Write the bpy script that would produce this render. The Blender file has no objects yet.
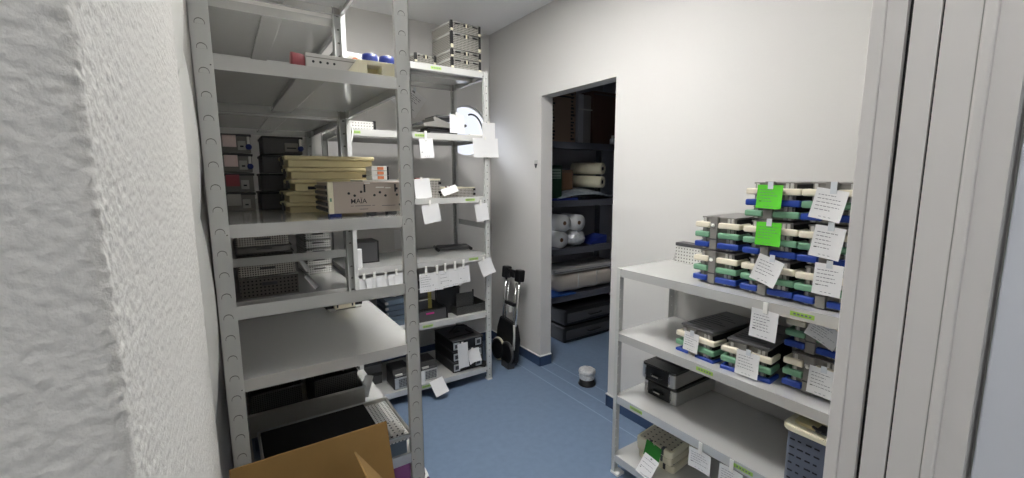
import bpy, bmesh, math, random
from mathutils import Vector, Matrix, noise
random.seed(7)
PI = math.pi
scene = bpy.context.scene
col = scene.collection
V = Vector

# ------------------------------------------------------------------ materials
def lin(c):
    c /= 255.0
    return c / 12.92 if c <= 0.04045 else ((c + 0.055) / 1.055) ** 2.4
def rgb(r, g, b): return (lin(r), lin(g), lin(b), 1)
MATS = {}
def mat(name, c, rough=0.5, metal=0.0, spec=0.5, bump=0.0, bscale=80, var=0.0, vscale=8, trans=0.0, coat=0.0):
    if name in MATS: return MATS[name]
    m = bpy.data.materials.new(name); m.use_nodes = True
    nt = m.node_tree; b = nt.nodes['Principled BSDF']
    b.inputs['Base Color'].default_value = rgb(*c)
    b.inputs['Roughness'].default_value = rough
    b.inputs['Metallic'].default_value = metal
    b.inputs['Specular IOR Level'].default_value = spec
    b.inputs['Transmission Weight'].default_value = trans
    b.inputs['Coat Weight'].default_value = coat
    tc = nt.nodes.new('ShaderNodeTexCoord')
    if var > 0:
        n = nt.nodes.new('ShaderNodeTexNoise'); n.inputs['Scale'].default_value = vscale; n.inputs['Detail'].default_value = 4
        nt.links.new(tc.outputs['Object'], n.inputs['Vector'])
        mx = nt.nodes.new('ShaderNodeMix'); mx.data_type = 'RGBA'
        mx.inputs['A'].default_value = rgb(*[max(0, x * (1 - var)) for x in c])
        mx.inputs['B'].default_value = rgb(*[min(255, x * (1 + var)) for x in c])
        nt.links.new(n.outputs['Fac'], mx.inputs['Factor'])
        nt.links.new(mx.outputs['Result'], b.inputs['Base Color'])
    if bump > 0:
        n2 = nt.nodes.new('ShaderNodeTexNoise'); n2.inputs['Scale'].default_value = bscale; n2.inputs['Detail'].default_value = 5
        nt.links.new(tc.outputs['Object'], n2.inputs['Vector'])
        bp = nt.nodes.new('ShaderNodeBump'); bp.inputs['Strength'].default_value = bump; bp.inputs['Distance'].default_value = 0.003
        nt.links.new(n2.outputs['Fac'], bp.inputs['Height']); nt.links.new(bp.outputs['Normal'], b.inputs['Normal'])
    MATS[name] = m
    return m

def perf(name, c, dot, pitch=0.012, r=0.3, rough=0.35, metal=0.6, shape='dot'):
    """sheet with a regular grid of round holes (or wire mesh), in object space"""
    if name in MATS: return MATS[name]
    m = bpy.data.materials.new(name); m.use_nodes = True
    nt = m.node_tree; b = nt.nodes['Principled BSDF']
    b.inputs['Roughness'].default_value = rough; b.inputs['Metallic'].default_value = metal
    N = nt.nodes; Lk = nt.links
    tc = N.new('ShaderNodeTexCoord'); s = N.new('ShaderNodeSeparateXYZ'); Lk.new(tc.outputs['Object'], s.inputs[0])
    sn = N.new('ShaderNodeSeparateXYZ'); Lk.new(tc.outputs['Normal'], sn.inputs[0])
    def mth(op, a, bb=None, cc=None):
        n = N.new('ShaderNodeMath'); n.operation = op
        for i, v in enumerate((a, bb, cc)):
            if v is None: continue
            if isinstance(v, (int, float)): n.inputs[i].default_value = v
            else: Lk.new(v, n.inputs[i])
        return n.outputs[0]
    nz = mth('GREATER_THAN', mth('ABSOLUTE', sn.outputs[2]), 0.6)
    inv = mth('SUBTRACT', 1.0, nz)
    u = mth('ADD', s.outputs[0], mth('MULTIPLY', s.outputs[1], inv))
    v = mth('ADD', mth('MULTIPLY', s.outputs[2], inv), mth('MULTIPLY', s.outputs[1], nz))
    fu = mth('SUBTRACT', mth('FRACT', mth('DIVIDE', mth('ADD', u, 50.0), pitch)), 0.5)
    fv = mth('SUBTRACT', mth('FRACT', mth('DIVIDE', mth('ADD', v, 50.0), pitch)), 0.5)
    if shape == 'dot':
        d = mth('SQRT', mth('ADD', mth('MULTIPLY', fu, fu), mth('MULTIPLY', fv, fv)))
        f = mth('LESS_THAN', d, r)
    else:
        f = mth('LESS_THAN', mth('MAXIMUM', mth('ABSOLUTE', fu), mth('ABSOLUTE', fv)), r)
    mx = N.new('ShaderNodeMix'); mx.data_type = 'RGBA'
    mx.inputs['A'].default_value = rgb(*c); mx.inputs['B'].default_value = rgb(*dot)
    Lk.new(f, mx.inputs['Factor']); Lk.new(mx.outputs['Result'], b.inputs['Base Color'])
    MATS[name] = m
    return m

def emis(name, c, strength):
    m = bpy.data.materials.new(name); m.use_nodes = True
    b = m.node_tree.nodes['Principled BSDF']
    b.inputs['Base Color'].default_value = rgb(*c)
    b.inputs['Emission Color'].default_value = rgb(*c)
    b.inputs['Emission Strength'].default_value = strength
    return m

M_wall = mat('wall_paint', (214, 212, 209), 0.65, bump=0.08, bscale=60)
M_ceil = mat('ceiling_paint', (246, 246, 246), 0.8)
M_stucco = mat('stucco', (226, 224, 219), 0.85, bump=0.55, bscale=170)
M_floor = mat('floor_vinyl', (116, 135, 160), 0.42, var=0.06, vscale=25, spec=0.4)
M_floor2 = mat('floor_seam', (140, 160, 186), 0.45)
M_cove = mat('cove_vinyl', (56, 76, 108), 0.45)
M_trim = mat('white_trim', (232, 232, 230), 0.4)
M_jamb = mat('jamb_paint', (230, 227, 224), 0.45)
M_leaf = mat('door_leaf_paint', (226, 230, 238), 0.3)
M_steel = mat('shelf_paint', (202, 203, 200), 0.34, spec=0.55)
M_board = mat('board_paint', (216, 216, 213), 0.15, metal=0.32, spec=0.6)
M_hole = mat('hole_shade', (104, 104, 101), 0.6)
M_holelight = mat('hole_light', (235, 235, 232), 0.6)
M_bolt = mat('bolt_dark', (70, 70, 68), 0.4, metal=0.6)
M_green_sticker = mat('green_sticker', (150, 190, 80), 0.5)
M_paper = mat('paper', (226, 226, 226), 0.7)
M_paper_green = mat('green_paper', (92, 205, 45), 0.6)
M_paper_dgreen = mat('dark_green_paper', (40, 128, 36), 0.6)
M_ink = mat('ink', (110, 112, 118), 0.7)
M_inkd = mat('ink_dark', (40, 42, 48), 0.7)
M_black = mat('black_plastic', (22, 22, 24), 0.4)
M_black2 = mat('black_matte', (30, 30, 32), 0.7)
M_dgrey = mat('dark_grey', (70, 70, 72), 0.45)
M_charcoal = mat('charcoal_lid', (104, 104, 106), 0.3)
M_grey = mat('grey_plastic', (128, 126, 122), 0.45)
M_lgrey = mat('light_grey', (185, 184, 180), 0.4)
M_white = mat('white_plastic', (236, 235, 230), 0.4)
M_cream = mat('cream_silicone', (226, 218, 198), 0.5)
M_sgreen = mat('green_silicone', (112, 158, 128), 0.5)
M_sblue = mat('blue_silicone', (28, 62, 150), 0.45)
M_yellow = mat('cream_yellow_plastic', (218, 206, 160), 0.45)
M_ivory = mat('ivory_plastic', (232, 226, 200), 0.45)
M_inox = mat('brushed_inox', (200, 197, 190), 0.28, metal=0.6)
M_alu = mat('aluminium', (200, 200, 198), 0.35, metal=0.8)
M_chrome = mat('chrome', (215, 215, 215), 0.2, metal=0.95)
M_maia = mat('warm_inox', (188, 176, 165), 0.4, metal=0.45)
M_card = mat('cardboard', (152, 120, 70), 0.8, var=0.06, vscale=12)
M_brown = mat('brown_carton', (122, 92, 70), 0.8)
M_pink = mat('pink_label', (246, 224, 222), 0.6)
M_red = mat('dark_red', (140, 66, 72), 0.5)
M_blue = mat('blue_plastic', (32, 48, 120), 0.45)
M_steelblue = mat('blue_grey_plastic', (98, 114, 132), 0.45)
M_purple = mat('purple_cloth', (72, 28, 74), 0.7)
M_magenta = mat('magenta', (190, 40, 130), 0.5)
M_orange = mat('orange_label', (226, 140, 96), 0.6)
M_film = mat('clear_film', (225, 230, 235), 0.25, spec=0.6, trans=0.15)
M_bin = mat('slate_plastic', (98, 104, 118), 0.5)
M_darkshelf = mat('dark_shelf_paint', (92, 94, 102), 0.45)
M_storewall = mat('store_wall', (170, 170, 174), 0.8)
M_dgreen = mat('dark_green_carton', (34, 70, 50), 0.6)
M_perf_light = perf('perf_light', (238, 237, 233), (70, 70, 68), 0.014, 0.22, metal=.2)
M_perf_white = perf('perf_white', (214, 213, 208), (90, 90, 88), 0.017, 0.2, metal=0.2)
M_perf_dark = perf('perf_dark', (100, 95, 90), (24, 23, 22), 0.018, 0.24, metal=0.3)
M_perf_mid = perf('perf_mid', (186, 182, 175), (42, 40, 38), 0.011, 0.3)
M_mesh = perf('wire_mesh', (176, 174, 166), (70, 69, 64), 0.011, 0.3, metal=0.3, shape='sq')
M_mesh_dark = perf('wire_mesh_dark', (96, 96, 94), (30, 30, 30), 0.008, 0.34, metal=0.3, shape='sq')
M_foam = perf('black_foam', (12, 12, 13), (5, 5, 6), 0.009, 0.3, rough=0.95, metal=0)
M_grille = perf('grille', (170, 172, 172), (40, 42, 44), 0.011, 0.36, metal=0.3, shape='sq')

# ------------------------------------------------------------------ mesh builder
class B:
    def __init__(s): s.bm = bmesh.new(); s.mats = []
    def mi(s, m):
        if m not in s.mats: s.mats.append(m)
        return s.mats.index(m)
    def _faces(s, fs, m, smooth=False):
        i = s.mi(m)
        for f in fs: f.material_index = i; f.smooth = smooth
    def box(s, x0, x1, y0, y1, z0, z1, m, bev=0, seg=2):
        t = bmesh.new()
        vs = [t.verts.new((x, y, z)) for x in (x0, x1) for y in (y0, y1) for z in (z0, z1)]
        for q in ((0, 1, 3, 2), (4, 6, 7, 5), (0, 4, 5, 1), (2, 3, 7, 6), (0, 2, 6, 4), (1, 5, 7, 3)):
            t.faces.new([vs[k] for k in q])
        bmesh.ops.recalc_face_normals(t, faces=t.faces)
        if bev > 0: bmesh.ops.bevel(t, geom=list(t.edges), offset=bev, segments=seg, affect='EDGES', profile=0.5)
        s._merge(t, m)
        return s
    def vbox(s, x0, x1, y0, y1, z0, z1, m, r=0.01, seg=4, tb=0):
        """box with rounded vertical edges only"""
        pts = []
        for cx, cy, a0 in ((x1 - r, y1 - r, 0), (x0 + r, y1 - r, 90), (x0 + r, y0 + r, 180), (x1 - r, y0 + r, 270)):
            for k in range(seg + 1):
                a = math.radians(a0 + 90 * k / seg); pts.append((cx + r * math.cos(a), cy + r * math.sin(a)))
        s.prism([V((p[0], p[1], z0)) for p in pts], V((0, 0, z1 - z0)), m, tb)
        return s
    def _merge(s, t, m, mtx=None, smooth=False):
        i = s.mi(m)
        mp = {}
        for v in t.verts: mp[v] = s.bm.verts.new(mtx @ v.co if mtx else v.co)
        for f in t.faces:
            try:
                nf = s.bm.faces.new([mp[v] for v in f.verts]); nf.material_index = i; nf.smooth = smooth
            except ValueError: pass
        t.free()
    def prism(s, pts, d, m, bev=0):
        t = bmesh.new()
        a = [t.verts.new(V(p)) for p in pts]; b = [t.verts.new(V(p) + V(d)) for p in pts]
        n = len(pts)
        t.faces.new(a[::-1]); t.faces.new(b)
        for k in range(n): t.faces.new((a[k], a[(k + 1) % n], b[(k + 1) % n], b[k]))
        bmesh.ops.recalc_face_normals(t, faces=t.faces)
        if bev > 0: bmesh.ops.bevel(t, geom=list(t.edges), offset=bev, segments=2, affect='EDGES')
        s._merge(t, m); return s
    def tube(s, pts, r, m, seg=10, closed=False, caps=True):
        pts = [V(p) for p in pts]; n = len(pts); rings = []
        up = V((0, 0, 1))
        prev = None
        for k, p in enumerate(pts):
            if closed: d = pts[(k + 1) % n] - pts[k - 1]
            else: d = pts[min(k + 1, n - 1)] - pts[max(k - 1, 0)]
            d.normalize()
            if prev is None:
                a = d.cross(up) if abs(d.z) < 0.95 else d.cross(V((1, 0, 0)))
            else: a = prev - d * prev.dot(d)
            a.normalize(); prev = a
            c = d.cross(a)
            rr = r[k] if isinstance(r, (list, tuple)) else r
            rings.append([s.bm.verts.new(p + (a * math.cos(2 * PI * j / seg) + c * math.sin(2 * PI * j / seg)) * rr) for j in range(seg)])
        i = s.mi(m)
        for k in range(n if closed else n - 1):
            A, Bb = rings[k], rings[(k + 1) % n]
            for j in range(seg):
                f = s.bm.faces.new((A[j], A[(j + 1) % seg], Bb[(j + 1) % seg], Bb[j])); f.material_index = i; f.smooth = True
        if caps and not closed:
            for R, rev in ((rings[0], True), (rings[-1], False)):
                f = s.bm.faces.new(R[::-1] if rev else R); f.material_index = i
        return s
    def lathe(s, prof, m, c=(0, 0, 0), axis='Z', seg=24):
        rings = []
        def P(r, h, a):
            x, y = r * math.cos(a), r * math.sin(a)
            q = {'Z': (x, y, h), 'Y': (x, h, y), 'X': (h, x, y)}[axis]
            return V(q) + V(c)
        for r, h in prof: rings.append([s.bm.verts.new(P(max(r, 1e-5), h, 2 * PI * j / seg)) for j in range(seg)])
        i = s.mi(m)
        for A, Bb in zip(rings, rings[1:]):
            for j in range(seg):
                f = s.bm.faces.new((A[j], A[(j + 1) % seg], Bb[(j + 1) % seg], Bb[j])); f.material_index = i; f.smooth = True
        return s
    def grid(s, fn, nu, nv, m, thick=None, smooth=True):
        g = [[s.bm.verts.new(fn(a / nu, b / nv)) for b in range(nv + 1)] for a in range(nu + 1)]
        i = s.mi(m); fs = []
        for a in range(nu):
            for b in range(nv):
                f = s.bm.faces.new((g[a][b], g[a + 1][b], g[a + 1][b + 1], g[a][b + 1])); f.material_index = i; f.smooth = smooth; fs.append(f)
        return g
    def quad(s, a, b, c, d, m):
        f = s.bm.faces.new([s.bm.verts.new(V(p)) for p in (a, b, c, d)]); f.material_index = s.mi(m); return f
    def xf(s, mtx): bmesh.ops.transform(s.bm, matrix=mtx, verts=s.bm.verts); return s

def obj(name, b, parent=None, loc=None, rot=None, norm=True):
    me = bpy.data.meshes.new(name)
    if norm: bmesh.ops.recalc_face_normals(b.bm, faces=b.bm.faces)
    b.bm.to_mesh(me); b.bm.free()
    for m in b.mats: me.materials.append(m)
    o = bpy.data.objects.new(name, me); col.objects.link(o)
    if parent: o.parent = parent
    if loc: o.location = loc
    if rot: o.rotation_euler = rot
    return o
def tag(o, label=None, cat=None, group=None, kind=None):
    if label: o['label'] = label
    if cat: o['category'] = cat
    if group: o['group'] = group
    if kind: o['kind'] = kind
    return o
def thing(name, label, cat, loc=(0, 0, 0), rz=0, group=None, rot=None):
    o = bpy.data.objects.new(name, None); col.objects.link(o)
    o.empty_display_size = 0.05
    o.location = loc; o.rotation_euler = rot if rot else (0, 0, rz)
    return tag(o, label, cat, group)
def struct(name, b, parent=None):
    o = obj(name, b, parent)
    if not parent: o['kind'] = 'structure'
    return o
def kids(o): return [c for c in bpy.data.objects if c.parent == o]
def dup(o, loc, rz=None, label=None, group=None, rot=None):
    def cp(src, par):
        c = src.copy(); col.objects.link(c)
        if par: c.parent = par
        for ch in kids(src): cp(ch, c)
        return c
    r = cp(o, None)
    r.location = loc
    if rot: r.rotation_euler = rot
    elif rz is not None: r.rotation_euler = (0, 0, rz)
    if label: r['label'] = label
    if group: r['group'] = group
    return r

# ------------------------------------------------------------------ room shell
WX, YB, CZ = 2.084, 3.504, 2.804       # right wall, back wall, ceiling
YF0, YF1 = 0.11, 0.297                 # doorway wall
N0, N1, NT = 2.736, 1.975, 2.166       # opening to the store room
WT = 0.11
XS0, XS1, YS0, YS1 = WX + WT, 3.75, 1.3, 3.75   # store room

b = B(); b.box(-2.6, 4.2, .10, 4.2, -0.1, 0, M_floor)
for (x0, y0, x1, y1, w) in ((1.955, 0.3, 1.955, 3.4, .004), (WX + .002, N1, WX + .002, N0, .005), (XS0 + .02, N1 - .3, XS0 + .02, N0 + .3, .004)):
    b.box(x0 - w, x0 + w, y0, y1, -0.001, 0.0008, M_floor2)
struct('floor', b)
b = B(); b.box(-2.6, 4.2, -2.2, .0995, -0.1, 0, mat('corridor_vinyl', (150, 146, 138), .5)); struct('floor_corridor', b)
b = B(); b.box(-2.6, 4.2, -2.2, 4.2, CZ, CZ + .1, M_ceil); struct('ceiling', b)

# back wall with the round window hole
WCX, WCZ, WR = 1.850, 1.962, 0.222
b = B()
def wall_with_hole(b, x0, x1, z0, z1, y0, y1, cx, cz, r, m, n=48):
    def sq(a):
        c, s_ = math.cos(a), math.sin(a); k = .2345 / max(abs(c), abs(s_)); return (cx + c * k, cz + s_ * k)
    for y in (y0, y1):
        for j in range(n):
            a0, a1 = 2 * PI * j / n, 2 * PI * (j + 1) / n
            p0, p1 = sq(a0), sq(a1)
            b.quad((cx + r * math.cos(a0), y, cz + r * math.sin(a0)), (cx + r * math.cos(a1), y, cz + r * math.sin(a1)), (p1[0], y, p1[1]), (p0[0], y, p0[1]), m)
    for j in range(n):
        a0, a1 = 2 * PI * j / n, 2 * PI * (j + 1) / n
        f = b.quad((cx + r * math.cos(a0), y0, cz + r * math.sin(a0)), (cx + r * math.cos(a1), y0, cz + r * math.sin(a1)),
               (cx + r * math.cos(a1), y1, cz + r * math.sin(a1)), (cx + r * math.cos(a0), y1, cz + r * math.sin(a0)), m); f.smooth = True
    k = .2345
    b.box(x0, cx - k, y0, y1, z0, z1, m); b.box(cx + k, x1, y0, y1, z0, z1, m)
    b.box(cx - k, cx + k, y0, y1, z0, cz - k, m); b.box(cx - k, cx + k, y0, y1, cz + k, z1, m)
wall_with_hole(b, -.4, WX + .02, 0, CZ, YB, YB + .16, WCX, WCZ, WR, M_wall)
struct('wall_back', b)
M_pane = bpy.data.materials.new('daylight_pane'); M_pane.use_nodes = True
_n = M_pane.node_tree; _n.nodes.clear()
_o = _n.nodes.new('ShaderNodeOutputMaterial'); _m = _n.nodes.new('ShaderNodeMixShader'); _t = _n.nodes.new('ShaderNodeBsdfTransparent'); _e = _n.nodes.new('ShaderNodeEmission')
_e.inputs['Color'].default_value = (.82, .86, 1, 1); _e.inputs['Strength'].default_value = 1.25; _m.inputs[0].default_value = .5
_n.links.new(_t.outputs[0], _m.inputs[1]); _n.links.new(_e.outputs[0], _m.inputs[2]); _n.links.new(_m.outputs[0], _o.inputs[0])
w = B(); w.lathe([(WR - .001, .05), (WR - .001, .02), (WR - .014, .02), (WR - .014, .05), (WR - .001, .05)], M_trim, (WCX, YB, WCZ), 'Y', 48)
wo = struct('window_1', w)
p = B(); p.lathe([(0.0001, .04), (WR - .014, .04), (WR - .014, .046), (0.0001, .046)], M_pane, (WCX, YB, WCZ), 'Y', 48); obj('window_pane', p, wo)
p = B(); arc = [(WCX + .06 + .12 * math.cos(a), YB + .03, WCZ - .05 + .20 * math.sin(a)) for a in [math.radians(-5 + 110 * k / 16) for k in range(17)]]
p.tube(arc, .008, M_dgrey); obj('window_handle_bar', p, wo)

# right wall (opening, lintel)
b = B()
b.box(WX, WX + WT, N0, YB + .16, 0, CZ, M_wall); b.box(WX, WX + WT, YF0, N1, 0, CZ, M_wall); b.box(WX, WX + WT, N1, N0, NT, CZ, M_wall)
struct('wall_right', b)
b = B(); H0 = .082
def skirt(b, x0, x1, y0, y1):
    b.box(x0, x1, y0, y1, 0, H0, M_cove); b.box(x0 - .002, x1 + .002, y0 - .002, y1 + .002, H0, H0 + .008, M_trim)
skirt(b, WX - .008, WX - .0005, N0 - .008, YB); skirt(b, WX - .008, WX - .0005, YF1, N1 + .008)
skirt(b, WX - .008, XS0, N0 - .008, N0 - .0005); skirt(b, WX - .008, XS0, N1 + .0005, N1 + .008)
struct('baseboard_right', b)
b = B(); skirt(b, -.1, WX - .01, YB - .008, YB - .0005); struct('baseboard_back', b)
# small white wall hook/socket on the right wall
t = thing('wall_hook', 'small grey wall hook on the white wall left of the doorway opening', 'hook', (WX, 2.797, 1.657))
k = B(); k.box(-.006, -.0005, -.02, .02, -.0, .03, M_lgrey, .002); obj('plate', k, t)
k = B(); k.prism([V((-.012, -.012, .002)), V((-.012, .012, .002)), V((-.012, 0, -.03))], V((.0115, 0, 0)), M_dgrey); obj('hook_tip', k, t)

# store room behind
b = B()
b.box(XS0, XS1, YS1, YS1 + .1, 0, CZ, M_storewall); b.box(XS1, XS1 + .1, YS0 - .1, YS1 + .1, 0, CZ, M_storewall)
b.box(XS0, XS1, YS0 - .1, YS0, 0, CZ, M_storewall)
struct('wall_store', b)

# doorway wall: right of the door
b = B(); b.box(.955, 2.3, YF0, YF1, 0, CZ, M_wall); struct('wall_front', b)
# the door frame (jamb lining with rebates)
b = B(); XJ = .90
b.box(XJ - .004, .962, .282, .302, 0, CZ - .3, M_jamb, .002)          # architrave towards the room
b.box(XJ, .957, .2565, .2815, 0, CZ - .3, M_jamb)
b.box(XJ + .012, .957, .2495, .2565, 0, CZ - .3, M_black2)            # shadow gap seal
b.box(XJ, .957, .2165, .2495, 0, CZ - .3, M_jamb)
b.box(XJ + .006, .957, .2135, .2165, 0, CZ - .3, M_black2)
b.box(XJ, .957, .174, .2135, 0, CZ - .3, M_jamb)
b.box(XJ + .002, .957, .1725, .174, 0, CZ - .3, M_lgrey)
b.box(XJ - .002, .957, .158, .1725, 0, CZ - .3, M_jamb, .003)
b.box(XJ + .008, .957, .128, .158, 0, CZ - .3, M_jamb)
b.box(-.063, .962, .13, .30, CZ - .3, CZ - .22, M_jamb)
struct('trim_1', b)
b = B(); b.box(-.2, .955, YF0, YF1, CZ - .22, CZ, M_wall); struct('wall_front_lintel', b)
# open door leaf, swung out into the corridor
b = B(); b.box(.925, .965, -.75, .122, .01, CZ - .32, M_leaf, .003)
d = struct('door_1', b)
h = B(); h.box(.917, .924, -.72, -.66, .95, 1.2, M_alu, .003); h.tube([(.92, -.69, 1.05), (.87, -.69, 1.05), (.87, -.57, 1.05)], .009, M_alu); obj('door_handle', h, d)

# left: rough stucco pier, displaced mesh
XL, YP = -.063, .352
def stucco(p, n, amp):
    s_ = noise.noise(p * 150) * .8 + noise.noise(p * 80 + V((3, 1, 7))) * .3 + max(0, noise.noise(p * 190 + V((9, 2, 4)))) * .6
    return p + n * (s_ * amp)
b = B()
ZA, ZB, nz = 0.0, CZ, 1500
def lface(u, v):
    # u runs along the profile: dark front face -> rounded corner -> lit side face
    L1, R = .20, .012
    tt = u
    if tt < .42:
        q = tt / .42; x = XL - R - L1 * (1 - q); y = YP; n = V((0, -1, 0))
    elif tt < .5:
        a = (tt - .42) / .08 * PI / 2; x = XL - R + R * math.sin(a); y = YP + R - R * math.cos(a); n = V((math.sin(a), -math.cos(a), 0))
    else:
        q = (tt - .5) / .5; y = YP + R + (1.30 - YP - R) * (q ** 1.9); x = XL; n = V((1, 0, 0))
        if q > .93:
            n = V((1, 0, 0)); 
    z = ZA + (ZB - ZA) * v
    return stucco(V((x, y, z)), n, .0013)
b.grid(lface, 240, nz, M_stucco)
b.box(-2.6, XL - .012, YP + .006, 1.30, 0, CZ, M_stucco)
b.box(-2.6, XL - .19, YP - .004, YP + .004, 0, CZ, M_stucco)
b.box(XL - .03, XL - .004, 1.28, 1.315, 0, CZ, M_stucco, .004)
struct('wall_left_pier', b)
b = B(); b.box(-.25, -.072, 1.316, YB + .16, 0, CZ, M_wall); struct('wall_left', b)

# corridor behind the camera (unseen, closes the light)
b = B(); b.box(-2.6, 4.2, -2.2, -2.1, 0, CZ, M_wall); struct('wall_corridor', b)

# loose white sheet between the wall and the shelf
b = B()
def sheet(zt, zb, w0, bulge, y):
    def f(u, v):
        z = zt + (zb - zt) * v
        w = w0 + bulge * math.sin(PI * min(1, v * 1.02)) ** .8
        return V((-.071 + w * u, y - .07 + .12 * u + .010 * math.sin(PI * u), z))
    return f
for zt, zb, w0, bu, y in ((2.5, 1.80, .006, .026, 1.40), (1.95, 1.38, .004, .024, 1.45), (1.50, .85, .003, .026, 1.47)):
    b.grid(sheet(zt, zb, w0, bu, y), 8, 24, M_white)
o = tag(obj('plastic_sheet', b), 'crinkled white plastic sheet hanging between the stucco wall and the nearest shelf post', 'sheet')
o.modifiers.new('s', 'SOLIDIFY').thickness = .0015

# ------------------------------------------------------------------ shelving units
def dshape(b, c, ax, up, w, h, m, nrm, off=.0006):
    """half-moon mark on a post face"""
    c = V(c); ax = V(ax); up = V(up); n = V(nrm)
    pts = [c + ax * (w * math.cos(a)) + up * (h * math.sin(a)) + n * off for a in [PI * k / 8 for k in range(9)]]
    pts += [c + ax * (-w) + up * (-h * .35) + n * off, c + ax * w + up * (-h * .35) + n * off]
    f = b.bm.faces.new([b.bm.verts.new(p) for p in pts]); f.material_index = b.mi(m)
def post(sx, sy, H, style, pitch, parent, w=.037, z0=.02):
    wy = .021 if style == 'dotc' else w
    if style == 'dotc': w = .048
    if style == 'moon': w = wy = .049
    """L-profile post: corner at origin, flanges run to +sx, +sy"""
    b = B(); t = .0025
    b.box(min(0, sx * w), max(0, sx * w), min(0, sy * t), max(0, sy * t), 0.012, H, M_steel)
    b.box(min(0, sx * t), max(0, sx * t), min(0, sy * wy), max(0, sy * wy), 0.012, H, M_steel)
    if style != 'dotc':   # folded-back inner edges
        xa, xb = sorted((sx * (w - t), sx * w)); ya, yb = sorted((sy * t, sy * .022))
        b.box(xa, xb, ya, yb, .012, H, M_steel)
        ya, yb = sorted((sy * (w - t), sy * w)); xa, xb = sorted((sx * t, sx * .022))
        b.box(xa, xb, ya, yb, .012, H, M_steel)
    z = z0 + .02
    while z < H - .02:
        if style == 'moon':
            dshape(b, (sx * w * .52, 0, z), (1, 0, 0), (0, 0, 1), .0125, .012, M_hole, (0, -sy, 0), .0005)
            dshape(b, (sx * w * .52, 0, z - .0006), (1, 0, 0), (0, 0, 1), .0112, .0100, M_steel, (0, -sy, 0), .001)
            dshape(b, (0, sy * w * .52, z), (0, 1, 0), (0, 0, 1), .0085, .0085, M_hole, (-sx, 0, 0), .0005)
            dshape(b, (sx * w * .52, sy * t, z), (1, 0, 0), (0, 0, 1), .006, .006, M_hole, (0, sy, 0), .0005)
            dshape(b, (sx * t, sy * w * .52, z), (0, 1, 0), (0, 0, 1), .006, .006, M_hole, (sx, 0, 0), .0005)
        else:
            if style == 'dot': dshape(b, (sx * (w), sy * .013, z), (0, 1, 0), (0, 0, 1), .0042, .0055, M_holelight, (sx, 0, 0), .0006)
            dshape(b, (sx * w * .52, sy * t, z), (1, 0, 0), (0, 0, 1), .0042, .0055, M_holelight, (0, sy, 0), .0006)
            dshape(b, (sx * w * .52, 0, z), (1, 0, 0), (0, 0, 1), .004, .005, M_hole, (0, -sy, 0), .0006)
        z += pitch
    o = obj('post', b, parent)
    f = B(); f.box(min(-sx * .003, sx * w), max(-sx * .003, sx * w), min(-sy * .003, sy * w), max(-sy * .003, sy * w), 0, .014, M_white, .001); obj('post_foot', f, o)
    return o
def board(X0, X1, Y0, Y1, z, parent, lip=.04, along='x', holes=True):
    b = B(); t = .002
    b.box(X0, X1, Y0, Y1, z - t, z, M_board)
    b.box(X0, X1, Y0, Y0 + t, z - lip, z - t, M_board); b.box(X0, X1, Y1 - t, Y1, z - lip, z - t, M_board)
    b.box(X0, X0 + t, Y0, Y1, z - lip, z - t, M_board); b.box(X1 - t, X1, Y0, Y1, z - lip, z - t, M_board)
    r = .016   # returned flange
    b.box(X0 + t, X1 - t, Y0 + t, Y0 + r, z - lip, z - lip + t, M_board); b.box(X0 + t, X1 - t, Y1 - r, Y1 - t, z - lip, z - lip + t, M_board)
    b.box(X0 + t, X0 + r, Y0 + r, Y1 - r, z - lip, z - lip + t, M_board); b.box(X1 - r, X1 - t, Y0 + r, Y1 - r, z - lip, z - lip + t, M_board)
    cx, cy = (X0 + X1) / 2, (Y0 + Y1) / 2
    if along == 'y': b.box(cx - .045, cx + .045, Y0 + t, Y1 - t, z - .026, z - t, M_board, .004)
    else: b.box(X0 + t, X1 - t, cy - .045, cy + .045, z - .026, z - t, M_board, .004)
    o = obj('shelf_board', b, parent)
    return o
def bolts(parent, pts, axis):
    b = B()
    for p_ in pts: b.lathe([(0.0001, -.0035), (.0045, -.003), (.005, 0)], M_bolt, p_, axis, 10)
    obj('bolt', b, parent) if False else b.bm.free()
def unit(label, X0, X1, Y0, Y1, H, levels, style, pitch, along, group, loc_z=0):
    t = thing('shelving_unit', label, 'shelf', (X0, Y0, 0), 0, group)
    W, D = X1 - X0, Y1 - Y0
    for ox, sx in ((0, 1), (W, -1)):
        for oy, sy in ((0, 1), (D, -1)):
            o = post(sx, sy, H, style, pitch, t); o.location = (ox, oy, 0)
    for z in levels:
        o = board(.0028, W - .0028, .0028, D - .0028, z, t, along=along)
        for x, y, ax in ((.042, .0028, -1), (W - .042, .0028, -1)):
            bb = B(); bb.lathe([(0.0001, -.003), (.0042, -.0026), (.0048, 0)], M_bolt, (x, y, z - .03), 'Y', 8); obj('bolt', bb, o)
    return t
AX0, AX1 = -.041, .582
A = unit('nearest grey metal shelving unit by the stucco wall, holding the engraved inox box', AX0, AX1, 1.52, 2.44, 2.43,
         (2.404, 1.896, 1.416, .932, .49, .12), 'moon', .0645, 'y', 'grey metal shelving units')
def brace(parent, x0, x1, y0, y1, z):
    b = B(); b.box(x0, x1, y0, y1, z - .042, z, M_steel); 
    if x1 - x0 > y1 - y0: b.box(x0, x1, y0, y0 + .014, z - .042, z - .04, M_steel)
    return obj('brace', b, parent)
Wd = AX1 - AX0
brace(A, .003, Wd - .003, .003, .0055, 1.166); brace(A, .003, Wd - .003, .92 - .0055, .92 - .003, 1.172)
A2 = unit('second grey metal shelving unit, between the nearest one and the back wall', AX0, AX1, 2.45, 3.492, 2.38,
          (2.352, 1.888, 1.416, .955, .50, .12), 'moon', .0645, 'y', 'grey metal shelving units')
BX0, BX1, BY0, BY1 = .60, 1.631, 2.759, 3.30
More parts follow.
